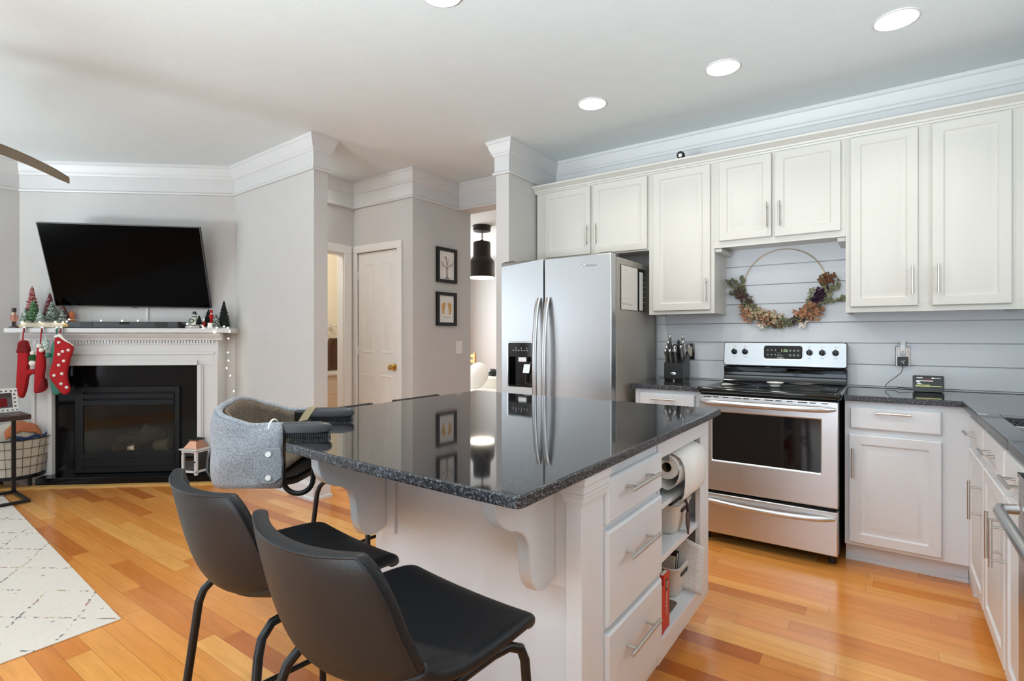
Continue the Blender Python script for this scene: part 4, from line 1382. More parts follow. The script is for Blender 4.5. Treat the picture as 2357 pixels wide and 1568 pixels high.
build('sharpener_grip', MB().loft([[(kbx + 0.004 + a * w, 3.842 + b * w, z) for a, b in ((-1, -1), (1, -1), (1, 1), (-1, 1))] for z, w in ((1.10, .008), (1.15, .011), (1.19, .010), (1.205, .004))]), 'black_plastic', t, smooth=0, bev=0.003)
build('blades', MB().box(kbx - 0.006, kbx + 0.010, 3.840, 3.844, 1.06, 1.13), 'steel_z', t, smooth=0)


def outlet(label, x, z, plate, frame):
    t = thing('wall_outlet', label, 'outlet', (x, 4.003, z))
    build('cover_plate', MB().panel(x - 0.036, x + 0.036, z - 0.060, z + 0.060, [(0, 0), (0, 0.004), (0.003, 0.007), (0.009, 0.007), (0.011, 0.0045)], fr_back(4.0035)), plate, t, smooth=25)
    r = build('receptacle', MB().box(x - 0.0165, x + 0.0165, 3.9965, 4.0, z - 0.035, z + 0.035), frame, t, smooth=0, bev=0.002)
    for dz in (-0.019, 0.019):
        build('socket_slots', MB().box(x - .008, x - .006, 3.9960, 3.9966, z + dz - .004, z + dz + .005).box(x + .006, x + .008, 3.9960, 3.9966, z + dz - .004, z + dz + .005).box(x - .002, x + .002, 3.9960, 3.9966, z + dz - .011, z + dz - .007), 'black_plastic', r, smooth=0)
    return t


outlet('steel wall outlet beside the knife block', -1.199, 1.117, 'chrome', 'off_plastic')
outlet('steel wall outlet above the smart display with two plugs in it', 0.080, 1.110, 'chrome', 'white_plastic')
t = thing('plug_in_freshener', 'tall white plug-in on the upper socket above the smart display', 'plug', (0.080, 3.99, 1.13))
build('body', MB().loft([[(x, y, z) for x, _, y in rrect(0.080 - w, 0.080 + w, 3.995 - dp_, 3.995, 0, 0.006)] for z, w, dp_ in ((1.118, .0125, .022), (1.122, .0145, .026), (1.150, .0145, .030), (1.200, .0135, .026), (1.207, .012, .020))]), 'white_plastic', t, smooth=40)
build('button', MB().cyl((0.080, 3.968, 1.137), (0.080, 3.966, 1.137), 0.003, seg=10), 'grey_plastic', t)
t = thing('charger', 'dark grey square charger in the lower socket above the smart display', 'charger', (0.080, 3.98, 1.053))
build('body', MB().box(0.080 - .027, 0.080 + .027, 3.958, 3.9955, 1.054, 1.106), 'grey_plastic', t, smooth=0, bev=0.005, seg=3)
build('logo', MB().tube([(0.070, 3.9575, 1.083), (0.078, 3.9572, 1.077), (0.090, 3.9575, 1.087)], 0.0016, 6).tube([(0.078, 3.9572, 1.077), (0.085, 3.9575, 1.067)], 0.0016, 6), 'text_white', t)
cp = [(0.080, 3.967, 1.055), (0.079, 3.966, 1.035), (0.070, 3.962, 1.010), (0.045, 3.95, 0.985), (0.015, 3.93, 0.960), (-0.005, 3.90, 0.938), (-0.003, 3.88, 0.922), (0.015, 3.868, 0.9185), (0.040, 3.86, 0.920), (0.060, 3.855, 0.931), (0.085, 3.853, 0.929), (0.112, 3.853, 0.924), (0.125, 3.853, 0.922)]
build('cord', MB().tube(cp, 0.0018, 8), 'black_plastic', t, smooth=180)
t = thing('smart_display', 'small black smart display with lit text on the long counter', 'smart display', (0.192, 3.82, 0.915))
ec, up_e, out_e = Vector((0.192, 3.795, 0.9165)), Vector((0, 0.24, 0.97)).normalized(), Vector((0, -0.97, 0.24)).normalized()


def ep(x, w, d):
    return ec + Vector((x, 0, 0)) + up_e * w + out_e * d


def eplate(x0, x1, w0, w1, d0, d1, r=0.0):
    if r:
        pr = [(x, w) for x, _, w in rrect(x0, x1, w0, w1, 0, r)]
    else:
        pr = [(x0, w0), (x1, w0), (x1, w1), (x0, w1)]
    return MB().loft([[ep(x, w, d0) for x, w in pr], [ep(x, w, d1) for x, w in pr]])


build('back_shell', MB().loft([[ep(x, w, d) for w, d in ((0.002, 0), (0.088, 0), (0.06, -0.03), (0.015, -0.062), (0.002, -0.062))] for x in (-0.062, 0.062)]), 'black_plastic', t, smooth=0, bev=0.004)
scn = build('screen', eplate(-0.0705, 0.0705, 0, 0.093, 0.0, 0.007, 0.008), 'black_gloss', t, smooth=40)
for a, b, w, hgt, c in ((-0.052, -0.025, 0.079, .0035, 'screen_white'), (0.015, 0.028, 0.079, .004, 'screen_white'), (0.032, 0.035, 0.079, .003, 'screen_white'), (0.039, 0.042, 0.079, .003, 'screen_white'), (0.046, 0.049, 0.079, .003, 'screen_white'), (0.053, 0.056, 0.079, .003, 'screen_white'), (-0.054, 0.022, 0.062, .0035, 'screen_white'), (-0.053, -0.036, 0.055, .0035, 'screen_white'), (-0.050, -0.030, 0.045, .0028, 'screen_white'), (-0.052, 0.008, 0.038, .002, 'screen_lime'), (-0.058, 0.060, 0.032, .003, 'screen_lime'), (-0.018, 0.012, 0.072, .010, 'screen_red')):
    build('screen_text', eplate(a, b, w - hgt / 2, w + hgt / 2, 0.0071, 0.0074), c, scn, smooth=0)

# security camera on top of the wall cabinets
t = thing('mini_camera', 'tiny round black camera with a pale lens on top of the cabinet crown', 'camera', (-1.170, 3.70, 2.452))
build('stand', MB().lathe([(0.001, 0), (0.018, 0), (0.018, 0.006), (0.006, 0.010), (0.005, 0.02), (0.001, 0.02)], (-1.170, 3.70, 2.452), 16), 'white_plastic', t)
cb = build('housing', MB().lathe([(0.001, 3.715), (0.022, 3.715), (0.026, 3.705), (0.026, 3.680), (0.022, 3.674), (0.001, 3.674)], (-1.170, 0, 2.492), 20, 'y'), 'black_plastic', t)
build('lens', MB().lathe([(0.001, 3.6735), (0.013, 3.6735), (0.012, 3.670), (0.001, 3.670)], (-1.168, 0, 2.486), 16, 'y'), 'white_plastic', cb)

# dried flower wreath on the shiplap
wc, wr = Vector((-0.570, 3.985, 1.572)), 0.249
t = thing('wreath', 'dried flower half wreath on a thin gold hoop over the stove', 'wreath', wc)
build('hoop', MB().tube([wc + Vector((wr * math.cos(R(a)), 0, wr * math.sin(R(a)))) for a in range(0, 360, 5)], 0.0022, 8, closed=True), 'brass', t)
build('hanger', MB().cyl((wc.x, 4.003, wc.z + wr - .002), (wc.x, 3.978, wc.z + wr - .002), 0.003, seg=8), 'brass', t)


def leafcloud(pts, mat, name, n, spread, size, seed, flat=0.45):
    r = random.Random(seed)
    m = MB()
    for _ in range(int(n * 1.45)):
        c = Vector(r.choice(pts))
        q_ = lambda k: max(-1.7, min(1.7, r.gauss(0, 1))) * spread * k
        c += Vector((q_(1), -abs(q_(.7)), q_(1)))
        c.y = min(c.y, 3.998)
        s_ = size * r.uniform(.6, 1.25)
        m.X = Matrix.Translation(c) @ Matrix.Rotation(r.uniform(0, 6.28), 4, 'Y') @ Matrix.Rotation(r.uniform(-1.0, 1.0), 4, 'X') @ Matrix.Rotation(r.uniform(-.6, .6), 4, 'Z')
        v = [m.v(p) for p in ((0, 0, -s_), (s_ * flat, -.1 * s_, -.3 * s_), (s_ * flat * .8, -.1 * s_, .5 * s_), (0, 0, s_), (-s_ * flat * .8, -.1 * s_, .5 * s_), (-s_ * flat, -.1 * s_, -.3 * s_))]
        md = m.v((0, .12 * s_, 0))
        for i in range(6):
            m.f([v[i], v[(i + 1) % 6], md])
        m.X = None
    return build(name, m, mat, t, smooth=0)


M['euc'] = plain('eucalyptus_leaf', S(134, 136, 106), 0.8, var=0.25, scale=40)
M['euc_light'] = plain('pale_sage_leaf', S(166, 166, 132), 0.8, var=0.2, scale=40)
M['cream_petal'] = plain('cream_petal', S(222, 202, 168), 0.85, var=0.15, scale=60)
M['peach_petal'] = plain('peach_petal', S(206, 150, 114), 0.85, var=0.25, scale=60)
M['rust_petal'] = plain('rust_petal', S(146, 100, 72), 0.85, var=0.25, scale=60)
M['plum_petal'] = plain('plum_petal', S(74, 42, 72), 0.85, var=0.3, scale=60)
M['mauve_petal'] = plain('mauve_petal', S(108, 76, 72), 0.85, var=0.25, scale=60)


def wp(px, py):                      # a spot of the wreath in hoop-relative metres
    return (wc.x + px, wc.y - 0.005, wc.z + py)


def ln_(a, b, n):
    return [wp(a[0] + (b[0] - a[0]) * k / n, a[1] + (b[1] - a[1]) * k / n) for k in range(n + 1)]


left = [wp(wr * math.cos(R(a)), wr * math.sin(R(a))) for a in range(190, 268, 4)]
right = [wp(wr * math.cos(R(a)), wr * math.sin(R(a))) for a in range(272, 358, 4)]
sprL = ln_((-.235, -.06), (-.365, .055), 9), ln_((-.235, -.05), (-.32, .06), 8), ln_((-.245, -.02), (-.265, .085), 6), ln_((-.22, -.09), (-.34, -.035), 8)
sprR = ln_((.22, -.12), (.352, -.095), 9), ln_((.24, -.08), (.318, -.005), 9), ln_((.15, -.2), (.168, -.030), 11), ln_((.09, -.24), (.16, -.10), 9), ln_((.245, -.04), (.225, .045), 6)
for k, sp in enumerate(sprL):
    leafcloud(sp, 'euc', 'eucalyptus_sprig', 24, 0.006, 0.0125, 30 + k, .7)
for k, sp in enumerate(sprR):
    leafcloud(sp, 'euc_light', 'sage_sprig', 38, 0.010, 0.0125, 40 + k, .6)
leafcloud(left[3:], 'euc', 'green_leaves', 170, 0.022, 0.014, 3)
leafcloud(right[:16], 'euc', 'green_leaves', 150, 0.016, 0.013, 4)
leafcloud(ln_((-.215, -.155), (-.03, -.225), 10), 'cream_petal', 'cream_petals', 170, 0.020, 0.0125, 5, .75)
leafcloud(ln_((-.245, -.14), (-.215, -.205), 4), 'peach_petal', 'peach_petals', 80, 0.022, 0.0105, 6, .7)
leafcloud(ln_((-.12, -.21), (-.08, -.24), 3), 'peach_petal', 'peach_petals', 50, 0.022, 0.0105, 26, .7)
leafcloud(ln_((-.15, -.20), (-.12, -.21), 2), 'plum_petal', 'plum_petals', 50, 0.014, 0.012, 7, .6)
leafcloud(ln_((-.28, -.03), (-.22, -.11), 4), 'mauve_petal', 'mauve_petals', 90, 0.018, 0.011, 8, .6)
leafcloud(ln_((.10, -.20), (.20, -.165), 5) + [wp(.165, -.14), wp(.18, -.20)], 'peach_petal', 'peach_petals', 190, 0.021, 0.0115, 9, .7)
leafcloud(ln_((.19, -.115), (.235, -.045), 5), 'plum_petal', 'plum_petals', 110, 0.015, 0.013, 10, .6)
leafcloud(ln_((.07, -.225), (.11, -.235), 3), 'plum_petal', 'plum_petals', 45, 0.011, 0.012, 11, .6)
leafcloud(ln_((.232, .020), (.288, .040), 4), 'rust_petal', 'rust_petals', 85, 0.017, 0.010, 12, .7)
leafcloud([wp(.115, -.262)], 'white_felt', 'white_bloom', 17, 0.014, 0.012, 13, .7)
leafcloud([wp(-.13, -.262)], 'white_felt', 'white_bloom', 17, 0.014, 0.012, 33, .7)
leafcloud(left[10:], 'rust_petal', 'rust_petals', 90, 0.018, 0.010, 14, .7)


# ------------------------------------------------------------------ hall: framed pictures, pendant, far room, bathroom
def frame(label, y0, y1, z0, z1):
    t = thing('picture_frame', label, 'picture', (-3.489, (y0 + y1) / 2, z0), 0, 'pictures on the hall wall')
    x = -3.489
    pl = lambda u, w, d: (x + d, u, w)
    build('frame', MB().panel(y0, y1, z0, z1, [(0, 0), (0, 0.026), (0.030, 0.026), (0.032, 0.010)], pl), 'black_metal', t, smooth=25)
    build('print', MB().box(x + .010, x + .0112, y0 + .032, y1 - .032, z0 + .032, z1 - .032), 'paper', t, smooth=0)
    return t


M['trunk'] = plain('taupe_paint', S(150, 132, 122), 0.9)
M['ochre'] = plain('ochre_paint', S(214, 170, 106), 0.9)
f1 = frame('upper black-framed picture of a bare tree in the hall', 3.686, 3.965, 1.748, 2.083)
xp = -3.4772
m = MB()
for pts, r in (([(3.83, 1.79), (3.825, 1.85), (3.83, 1.90), (3.825, 1.96), (3.81, 2.00)], .008), ([(3.828, 1.885), (3.87, 1.915), (3.905, 1.935), (3.915, 1.965)], .004), ([(3.875, 1.918), (3.91, 1.92)], .003), ([(3.828, 1.88), (3.79, 1.905), (3.76, 1.915), (3.755, 1.95)], .004), ([(3.828, 1.93), (3.85, 1.955), (3.862, 1.985)], .003), ([(3.826, 1.965), (3.80, 1.99), (3.785, 1.99)], .003), ([(3.80, 1.79), (3.83, 1.80), (3.86, 1.788)], .005), ([(3.79, 1.907), (3.775, 1.94)], .0025)):
    m.tube([(xp, a, b) for a, b in pts], [r * (1 - .5 * i / len(pts)) for i in range(len(pts))], 6)
build('tree_drawing', m, 'trunk', f1, smooth=180)
m = MB()
for k in range(16):
    a, b = 3.745 + rnd.random() * .17, 1.86 + rnd.random() * .16
    m.box(xp - .0005, xp + .0005, a, a + .005, b, b + .005)
build('leaf_dots', m, 'peach_petal', f1, smooth=0)
f2 = frame('lower black-framed picture with two ochre shapes in the hall', 3.684, 3.960, 1.333, 1.655)
m = MB()
for s_ in (-1, 1):
    m.loft([[(xp - .0005 + e, 3.825 + s_ * a, b) for a, b in ((0.012, 1.55), (0.045, 1.56), (0.07, 1.53), (0.066, 1.48), (0.055, 1.445), (0.035, 1.44), (0.03, 1.49))] for e in (0, .0008)])
build('ochre_shapes', m, 'ochre', f2, smooth=0)
m = MB()
for k in range(14):
    a, b = 3.735 + rnd.random() * .17, 1.385 + rnd.random() * .22
    m.box(xp - .0005, xp + .0005, a, a + .006, b, b + .005)
m.tube([(xp, 3.77 + k * .01, 1.415 + .003 * math.sin(k * 2)) for k in range(11)], .0015, 5)
build('ink_marks', m, 'ink', f2, smooth=0)

pc = (-4.515, 5.675)
t = thing('pendant_lamp', 'black metal pendant lamp hanging in the room beyond the hall', 'pendant lamp', (pc[0], pc[1], H))
build('canopy', MB().lathe([(0.001, 2.66), (0.105, 2.66), (0.120, 2.668), (0.122, 2.715), (0.128, 2.722), (0.128, 2.7395), (0.001, 2.7395)], (pc[0], pc[1], 0), 32), 'dark_bronze', t)
ch = build('cord', MB().cyl((pc[0], pc[1], 2.52), (pc[0], pc[1], 2.66), 0.004, seg=8), 'black_plastic', t)
for k in range(4):
    z = 2.535 + k * 0.034
    rr = [(pc[0] + 0.012 + (0.010 * math.cos(R(a)) if k % 2 else 0), pc[1] + (0 if k % 2 else 0.010 * math.cos(R(a))), z + 0.021 * math.sin(R(a))) for a in range(0, 360, 30)]
    build('chain_link', MB().tube(rr, 0.0028, 6, closed=True), 'dark_bronze', ch)
pr = [(0.016, 2.545), (0.030, 2.535), (0.105, 2.520), (0.118, 2.505), (0.120, 2.33), (0.128, 2.305), (0.165, 2.262), (0.174, 2.235), (0.176, 2.035), (0.172, 2.035), (0.170, 2.235), (0.160, 2.26), (0.115, 2.31), (0.112, 2.50), (0.02, 2.51)]
build('shade', MB().lathe(pr, (pc[0], pc[1], 0), 40, cap=False), 'dark_bronze', t, smooth=40)
build('diffuser', MB().lathe([(0.001, 2.038), (0.1715, 2.038), (0.1715, 2.026), (0.165, 2.022), (0.001, 2.022)], (pc[0], pc[1], 0), 36), 'pendant_glow', t)

t = thing('sofa', 'cream upholstered sofa in the room beyond the hall', 'sofa', (-4.9, 6.3, 0))
build('base', MB().box(-5.70, -3.95, 5.75, 6.65, 0.06, 0.30), 'white_fabric', t, bev=0.03, seg=3)
build('seat_cushion', MB().box(-5.50, -4.16, 5.73, 6.45, 0.301, 0.43), 'white_fabric', t, bev=0.05, seg=4)
build('back', MB().box(-5.70, -3.95, 6.45, 6.68, 0.301, 0.61), 'white_fabric', t, bev=0.04, seg=4)
build('armrest', MB().box(-4.15, -3.94, 5.74, 6.46, 0.301, 0.55), 'white_fabric', t, bev=0.06, seg=4)
build('armrest', MB().box(-5.71, -5.51, 5.74, 6.46, 0.301, 0.55), 'white_fabric', t, bev=0.06, seg=4)
m = MB()
m.X = Matrix.Translation((-5.00, 6.16, 0.64)) @ Matrix.Rotation(R(-22), 4, 'X')
m.ball((0, 0, 0), 0.21, (1.0, 0.42, 1.0), 20, 12)
solo('pillow', m, 'paper', 'plump white pillow leaning on the cream sofa', 'pillow', (-5.00, 6.16, 0.44), smooth=180)
m = MB().ball((-5.00, 6.56, 0.668), 0.078, (1.3, .8, .75), 16, 10)
m.box(-5.20, -5.08, 6.54, 6.58, 0.612, 0.630)
solo('black_bag', m, 'black_plastic', 'small black bag lying on the back of the cream sofa', 'bag', (-5.02, 6.56, 0.61))
cxx, cyy = -6.05, 6.97
t = thing('wooden_chair', 'tan wooden chair mostly hidden behind the hall wall edge', 'chair', (cxx, cyy, 0))
for dx in (-.2, .2):
    build('leg', MB().box(cxx + dx - .02, cxx + dx + .02, cyy - .22, cyy - .18, 0, 0.45), 'wood_tan', t, smooth=0, bev=.004)
    build('back_post', MB().box(cxx + dx - .02, cxx + dx + .02, cyy + .16, cyy + .20, 0, 0.94), 'wood_tan', t, smooth=0, bev=.004)
build('seat', MB().box(cxx - .22, cxx + .22, cyy - .24, cyy + .2, 0.4505, 0.48), 'wood_tan', t, smooth=0, bev=.006)
for z in (0.66, 0.77, 0.86):
    build('back_slat', MB().box(cxx - .18, cxx + .18, cyy + .165, cyy + .185, z, z + .055), 'wood_tan', t, smooth=0, bev=.004)

# bathroom seen through the doorway
t = thing('towel_ring', 'chrome towel ring on the bathroom wall', 'towel ring', (-5.699, 4.13, 1.33))
build('mount', MB().lathe([(0.001, -5.699), (0.026, -5.699), (0.026, -5.688), (0.012, -5.680), (0.010, -5.650), (0.001, -5.645)], (0, 4.09, 1.345), 16, 'x'), 'chrome', t)
build('ring', MB().tube([(-5.655 + .01 * math.cos(R(a)), 4.13 + 0.085 * math.cos(R(a)), 1.27 + 0.085 * math.sin(R(a))) for a in range(0, 360, 15)], 0.005, 8, closed=True), 'chrome', t)
m = MB().loft([[(-5.672 + 0.012 * math.sin(k * 1.3), 4.13 + (k / 8 - .5) * w, z) for k in range(9)] + [(-5.640 + 0.012 * math.sin(k * 1.3), 4.13 + (k / 8 - .5) * w, z) for k in range(8, -1, -1)] for z, w in ((0.815, .24), (0.95, .23), (1.10, .19), (1.19, .13), (1.205, .11))])
solo('hand_towel', m, 'brown_towel', 'brown towel hanging in the bathroom ring', 'towel', (-5.65, 4.13, 0.815), smooth=60)
t = thing('vanity', 'white bathroom vanity under the brown towel', 'vanity', (-5.45, 4.05, 0))
build('cabinet', MB().box(-5.695, -5.24, 3.5, 4.66, 0.08, 0.775), 'bath', t, smooth=0, bev=.003)
build('top', MB().box(-5.698, -5.21, 3.48, 4.68, 0.7755, 0.803), 'ceramic', t, smooth=0, bev=.004)
for a, b in ((3.53, 4.06), (4.08, 4.62)):
    build('door', MB().panel(a, b, 0.13, 0.62, [(0, 0), (0, .014), (.05, .014), (.055, .008)], lambda u, w, d: (-5.2399 + d, u, w)), 'bath', t, smooth=25)

# ------------------------------------------------------------------ fireplace corner; local x runs along the wall, local -y out of it
FL = dict(local=True)


def fthing(name, label, cat, s_, out, z, group=None):
    """a thing standing in the fireplace corner; its parts are written in (along, -out, height)"""
    p = ex_f * s_ + n_f * (out - 4.957)
    o = thing(name, label, cat, (p.x, p.y, z), AF, group)
    ROOT[o.name] = Matrix.Translation(Vector((s_, -out, z)))
    return o


struct('trim_8', MB().loft([[tuple(ex_f * s_ + n_f * (o - 4.957) + Vector((0, 0, z))) for o, z in ((.2975, 0), (.36, 0), (.36, .005), (.345, .012), (.2975, .014))] for s_ in (-3.83, -2.05)]), 'wood_tan', smooth=0)

t = fthing('fireplace', 'white mantel fireplace with black stone surround and raised hearth', 'fireplace', -2.85, 0.0, 0)
build('hearth', MB().box(-3.478, -2.11, -0.297, -0.001, 0.0, 0.068), 'black_stone', t, smooth=0, bev=.003)
# stone face around the firebox
m = MB().box(-3.436, -3.272, -0.140, -0.001, 0.0685, 0.985).box(-2.428, -2.277, -0.140, -0.001, 0.0685, 0.985).box(-3.272, -2.428, -0.140, -0.001, 0.800, 0.985)
sf = build('stone_surround', m, 'black_stone', t, smooth=0, bev=.001)
for a, b in ((-3.604, -3.4365), (-2.2765, -2.112)):
    pil = build('pilaster', MB().box(a, b, -0.157, -0.001, 0.0685 if a > -3 else 0.0, 0.983), 'trim', t, smooth=0, bev=.002)
    i0, i1 = (b - .045, b) if a < -3 else (a, a + .045)
    o0, o1 = (a, a + .028) if a < -3 else (b - .028, b)
    build('inner_bead', MB().box(i0, i1, -0.172, -0.1575, 0.0685, 0.983).box(i0 + (.012 if a < -3 else 0), i1 - (0 if a < -3 else .012), -.180, -.172, 0.0685, .983), 'trim', pil, smooth=0, bev=.003)
    build('outer_bead', MB().box(o0, o1, -0.170, -0.1575, 0.0685, 1.07), 'trim', pil, smooth=0, bev=.004)
    build('plinth', MB().box(a - .004, b + .004, -0.182, -0.1575, 0.0686, 0.075), 'trim', pil, smooth=0, bev=.003)
hd = build('header', MB().box(-3.604, -2.112, -0.157, -0.001, 0.9835, 1.255), 'trim', t, smooth=0, bev=.002)
build('header_bead', MB().box(-3.4365, -2.2765, -0.172, -0.1575, 0.9835, 1.028).box(-3.4365, -2.2765, -.180, -.172, .9835, 1.015).box(-3.575, -2.14, -.170, -.1575, 1.075, 1.098), 'trim', hd, smooth=0, bev=.003)
m = MB()
for k in range(58):
    x = -3.575 + k * 0.0248
    m.box(x, x + 0.0165, -0.1745, -0.1575, 1.172, 1.196)
m.box(-3.60, -2.115, -.166, -.1575, 1.160, 1.172)
build('dentil_row', m, 'trim', hd, smooth=0)
MP = [(0, 1.2555), (0.157, 1.2555), (0.157, 1.198), (0.176, 1.198), (0.180, 1.212), (0.192, 1.222), (0.205, 1.238), (0.214, 1.245), (0.218, 1.2555)]
m = MB().loft([[(x, -o, z) for o, z in MP] for x in (-3.645, -2.072)])
build('mantel_molding', m, 'trim', hd, smooth=25)
build('mantel_shelf', MB().box(-3.765, -1.985, -0.240, -0.001, 1.258, 1.300), 'trim', t, smooth=0, bev=.010, seg=4)
# firebox insert
fi = build('firebox_frame', MB().box(-3.270, -3.205, -0.158, -0.141, 0.072, 0.798).box(-2.470, -2.430, -0.158, -0.141, 0.072, 0.798).box(-3.205, -2.470, -0.158, -0.141, 0.755, 0.798).box(-3.205, -2.470, -0.158, -0.141, 0.072, 0.245), 'firebox', t, smooth=0, bev=.003)
m = MB().box(-3.2045, -2.4705, -0.1405, -0.136, 0.645, 0.7545)
for z in (0.645, 0.700):
    m.box(-3.2045, -2.4705, -0.166, -0.145, z, z + 0.042)
build('louver', m, 'firebox', fi, smooth=0, bev=.004)
m = MB().box(-3.271, -2.429, -.020, -.002, .0685, .799).box(-3.271, -3.262, -.1404, -.020, .0685, .799).box(-2.438, -2.429, -.1404, -.020, .0685, .799).box(-3.262, -2.438, -.1404, -.020, .0685, .2).box(-3.262, -2.438, -.1404, -.020, .79, .799)
build('firebox_lining', m, 'firebox_in', t, smooth=0)
build('door_ledge', MB().box(-3.205, -2.470, -0.166, -0.158, 0.195, 0.235).box(-3.205, -2.470, -0.163, -0.158, 0.125, 0.150), 'firebox', fi, smooth=0, bev=.002)
build('glass_pane', MB().box(-3.2, -2.475, -0.152, -0.149, 0.247, 0.643), 'glass_dark', fi, smooth=0)
for pts, r, c in (([(-2.98, -.075, .33), (-2.80, -.07, .34), (-2.62, -.075, .40)], .052, 'log'), ([(-3.0, -.085, .27), (-2.86, -.09, .275)], .050, 'log'), ([(-2.66, -.09, .285), (-2.54, -.095, .29)], .050, 'log_end'), ([(-2.79, -.06, .36), (-2.72, -.05, .45)], .042, 'log'), ([(-2.9, -.06, .40), (-2.6, -.05, .35)], .032, 'log'), ([(-2.86, -.12, .275), (-2.80, -.122, .28)], .035, 'log_end')):
    build('gas_log', MB().tube(pts, [r * (0.9 + .15 * (i % 2)) for i in range(len(pts))], 9), c, t, smooth=60)

# television on a tilting bracket
tvR = Matrix.Rotation(AF + 0.0219, 4, 'Z') @ Matrix.Rotation(0.3335, 4, 'X') @ Matrix.Rotation(0.0116, 4, 'Y')
tvp = ex_f * -2.8518 + n_f * (-4.7938)
t = thing('television', 'large black flat television tilted down over the mantel', 'television', (tvp.x, tvp.y, 1.8204))
t.rotation_euler = tvR.to_euler()
TW, TH = 0.630, 0.356
build('housing', MB().box(-TW, TW, 0.004, 0.030, -TH, TH), 'black_plastic', t, local=True, smooth=0, bev=0.004)
build('rear_bulge', MB().box(-0.42, 0.42, 0.030, 0.060, -0.26, 0.16), 'black_plastic', t, local=True, smooth=0, bev=0.01)
build('bezel', MB().box(-TW, TW, 0, 0.0039, TH - .007, TH).box(-TW, TW, 0, 0.0039, -TH, -TH + .011).box(-TW, -TW + .006, 0, 0.0039, -TH + .011, TH - .007).box(TW - .006, TW, 0, 0.0039, -TH + .011, TH - .007), 'grey_plastic', t, local=True, smooth=0)
build('screen', MB().box(-TW + .006, TW - .006, 0.0015, 0.0039, -TH + .011, TH - .007), 'tv_screen', t, local=True, smooth=0)
build('sensor_bump', MB().box(-.02, .02, 0.001, 0.012, -TH - .006, -TH), 'black_plastic', t, local=True, smooth=0)
build('wall_bracket', MB().box(-0.12, 0.12, 0.061, 0.10, -0.10, 0.10), 'black_metal', t, local=True, smooth=0, bev=.004)

t = fthing('wire_cover', 'white cable cover strip running from the television down to the mantel', 'cable cover', -2.78, 0.0, 1.301)
build('strip', MB().box(-2.79, -2.765, -0.012, -0.0005, 1.301, 1.60), 'trim', t, smooth=0, bev=.003)
t = fthing('soundbar', 'long dark soundbar lying on the white mantel', 'soundbar', -2.84, 0.16, 1.3005)
build('body', MB().box(-3.288, -2.396, -0.215, -0.115, 1.3005, 1.354), 'grey_plastic', t, smooth=0, bev=.006)
build('grille', MB().box(-3.19, -3.09, -0.2165, -0.2148, 1.306, 1.349).box(-2.60, -2.50, -0.2165, -0.2148, 1.306, 1.349), 'black_plastic', t, smooth=0)
build('display_window', MB().box(-2.88, -2.80, -0.2165, -0.2148, 1.332, 1.350), 'black_gloss', t, smooth=0)
build('end_cap', MB().box(-2.418, -2.394, -0.216, -0.114, 1.3003, 1.3545), 'black_gloss', t, smooth=0, bev=.005)


def brush_tree(label, s_, out, z0, h, r, mat, group='bottle brush trees on the mantel'):
    t = fthing('bottle_brush_tree', label, 'ornamental tree', s_, out, z0, group)
    rr = random.Random(int(abs(s_) * 1000))
    m = MB()
    n = 11
    prof = []
    for k in range(n + 1):
        f = k / n
        R0 = r * (1 - f) ** 0.85 + 0.003
        z = z0 + 0.018 + (h - 0.018) * f
        prof += [(R0 * 1.06, z), (R0 * 0.70, z + (h / n) * .45)]
    prof = [(0.001, z0 + .018)] + prof[:-1] + [(0.001, z0 + h)]
    rings = []
    sg = 18
    for q, z in prof:
        rings.append([(s_ + q * (1 + rr.uniform(-.2, .2)) * math.cos(2 * PI * k / sg), -out + q * (1 + rr.uniform(-.2, .2)) * math.sin(2 * PI * k / sg), z + rr.uniform(-.003, .003)) for k in range(sg)])
    m.loft(rings)
    build('bristles', m, mat, t, smooth=0)
    build('trunk', MB().cyl((s_, -out, z0 + .004), (s_, -out, z0 + .03), 0.005, seg=8), 'dark_wood', t)
    build('base', MB().cyl((s_, -out, z0 + .0003), (s_, -out, z0 + .006), min(.022, r * .6), seg=14), 'driftwood', t)


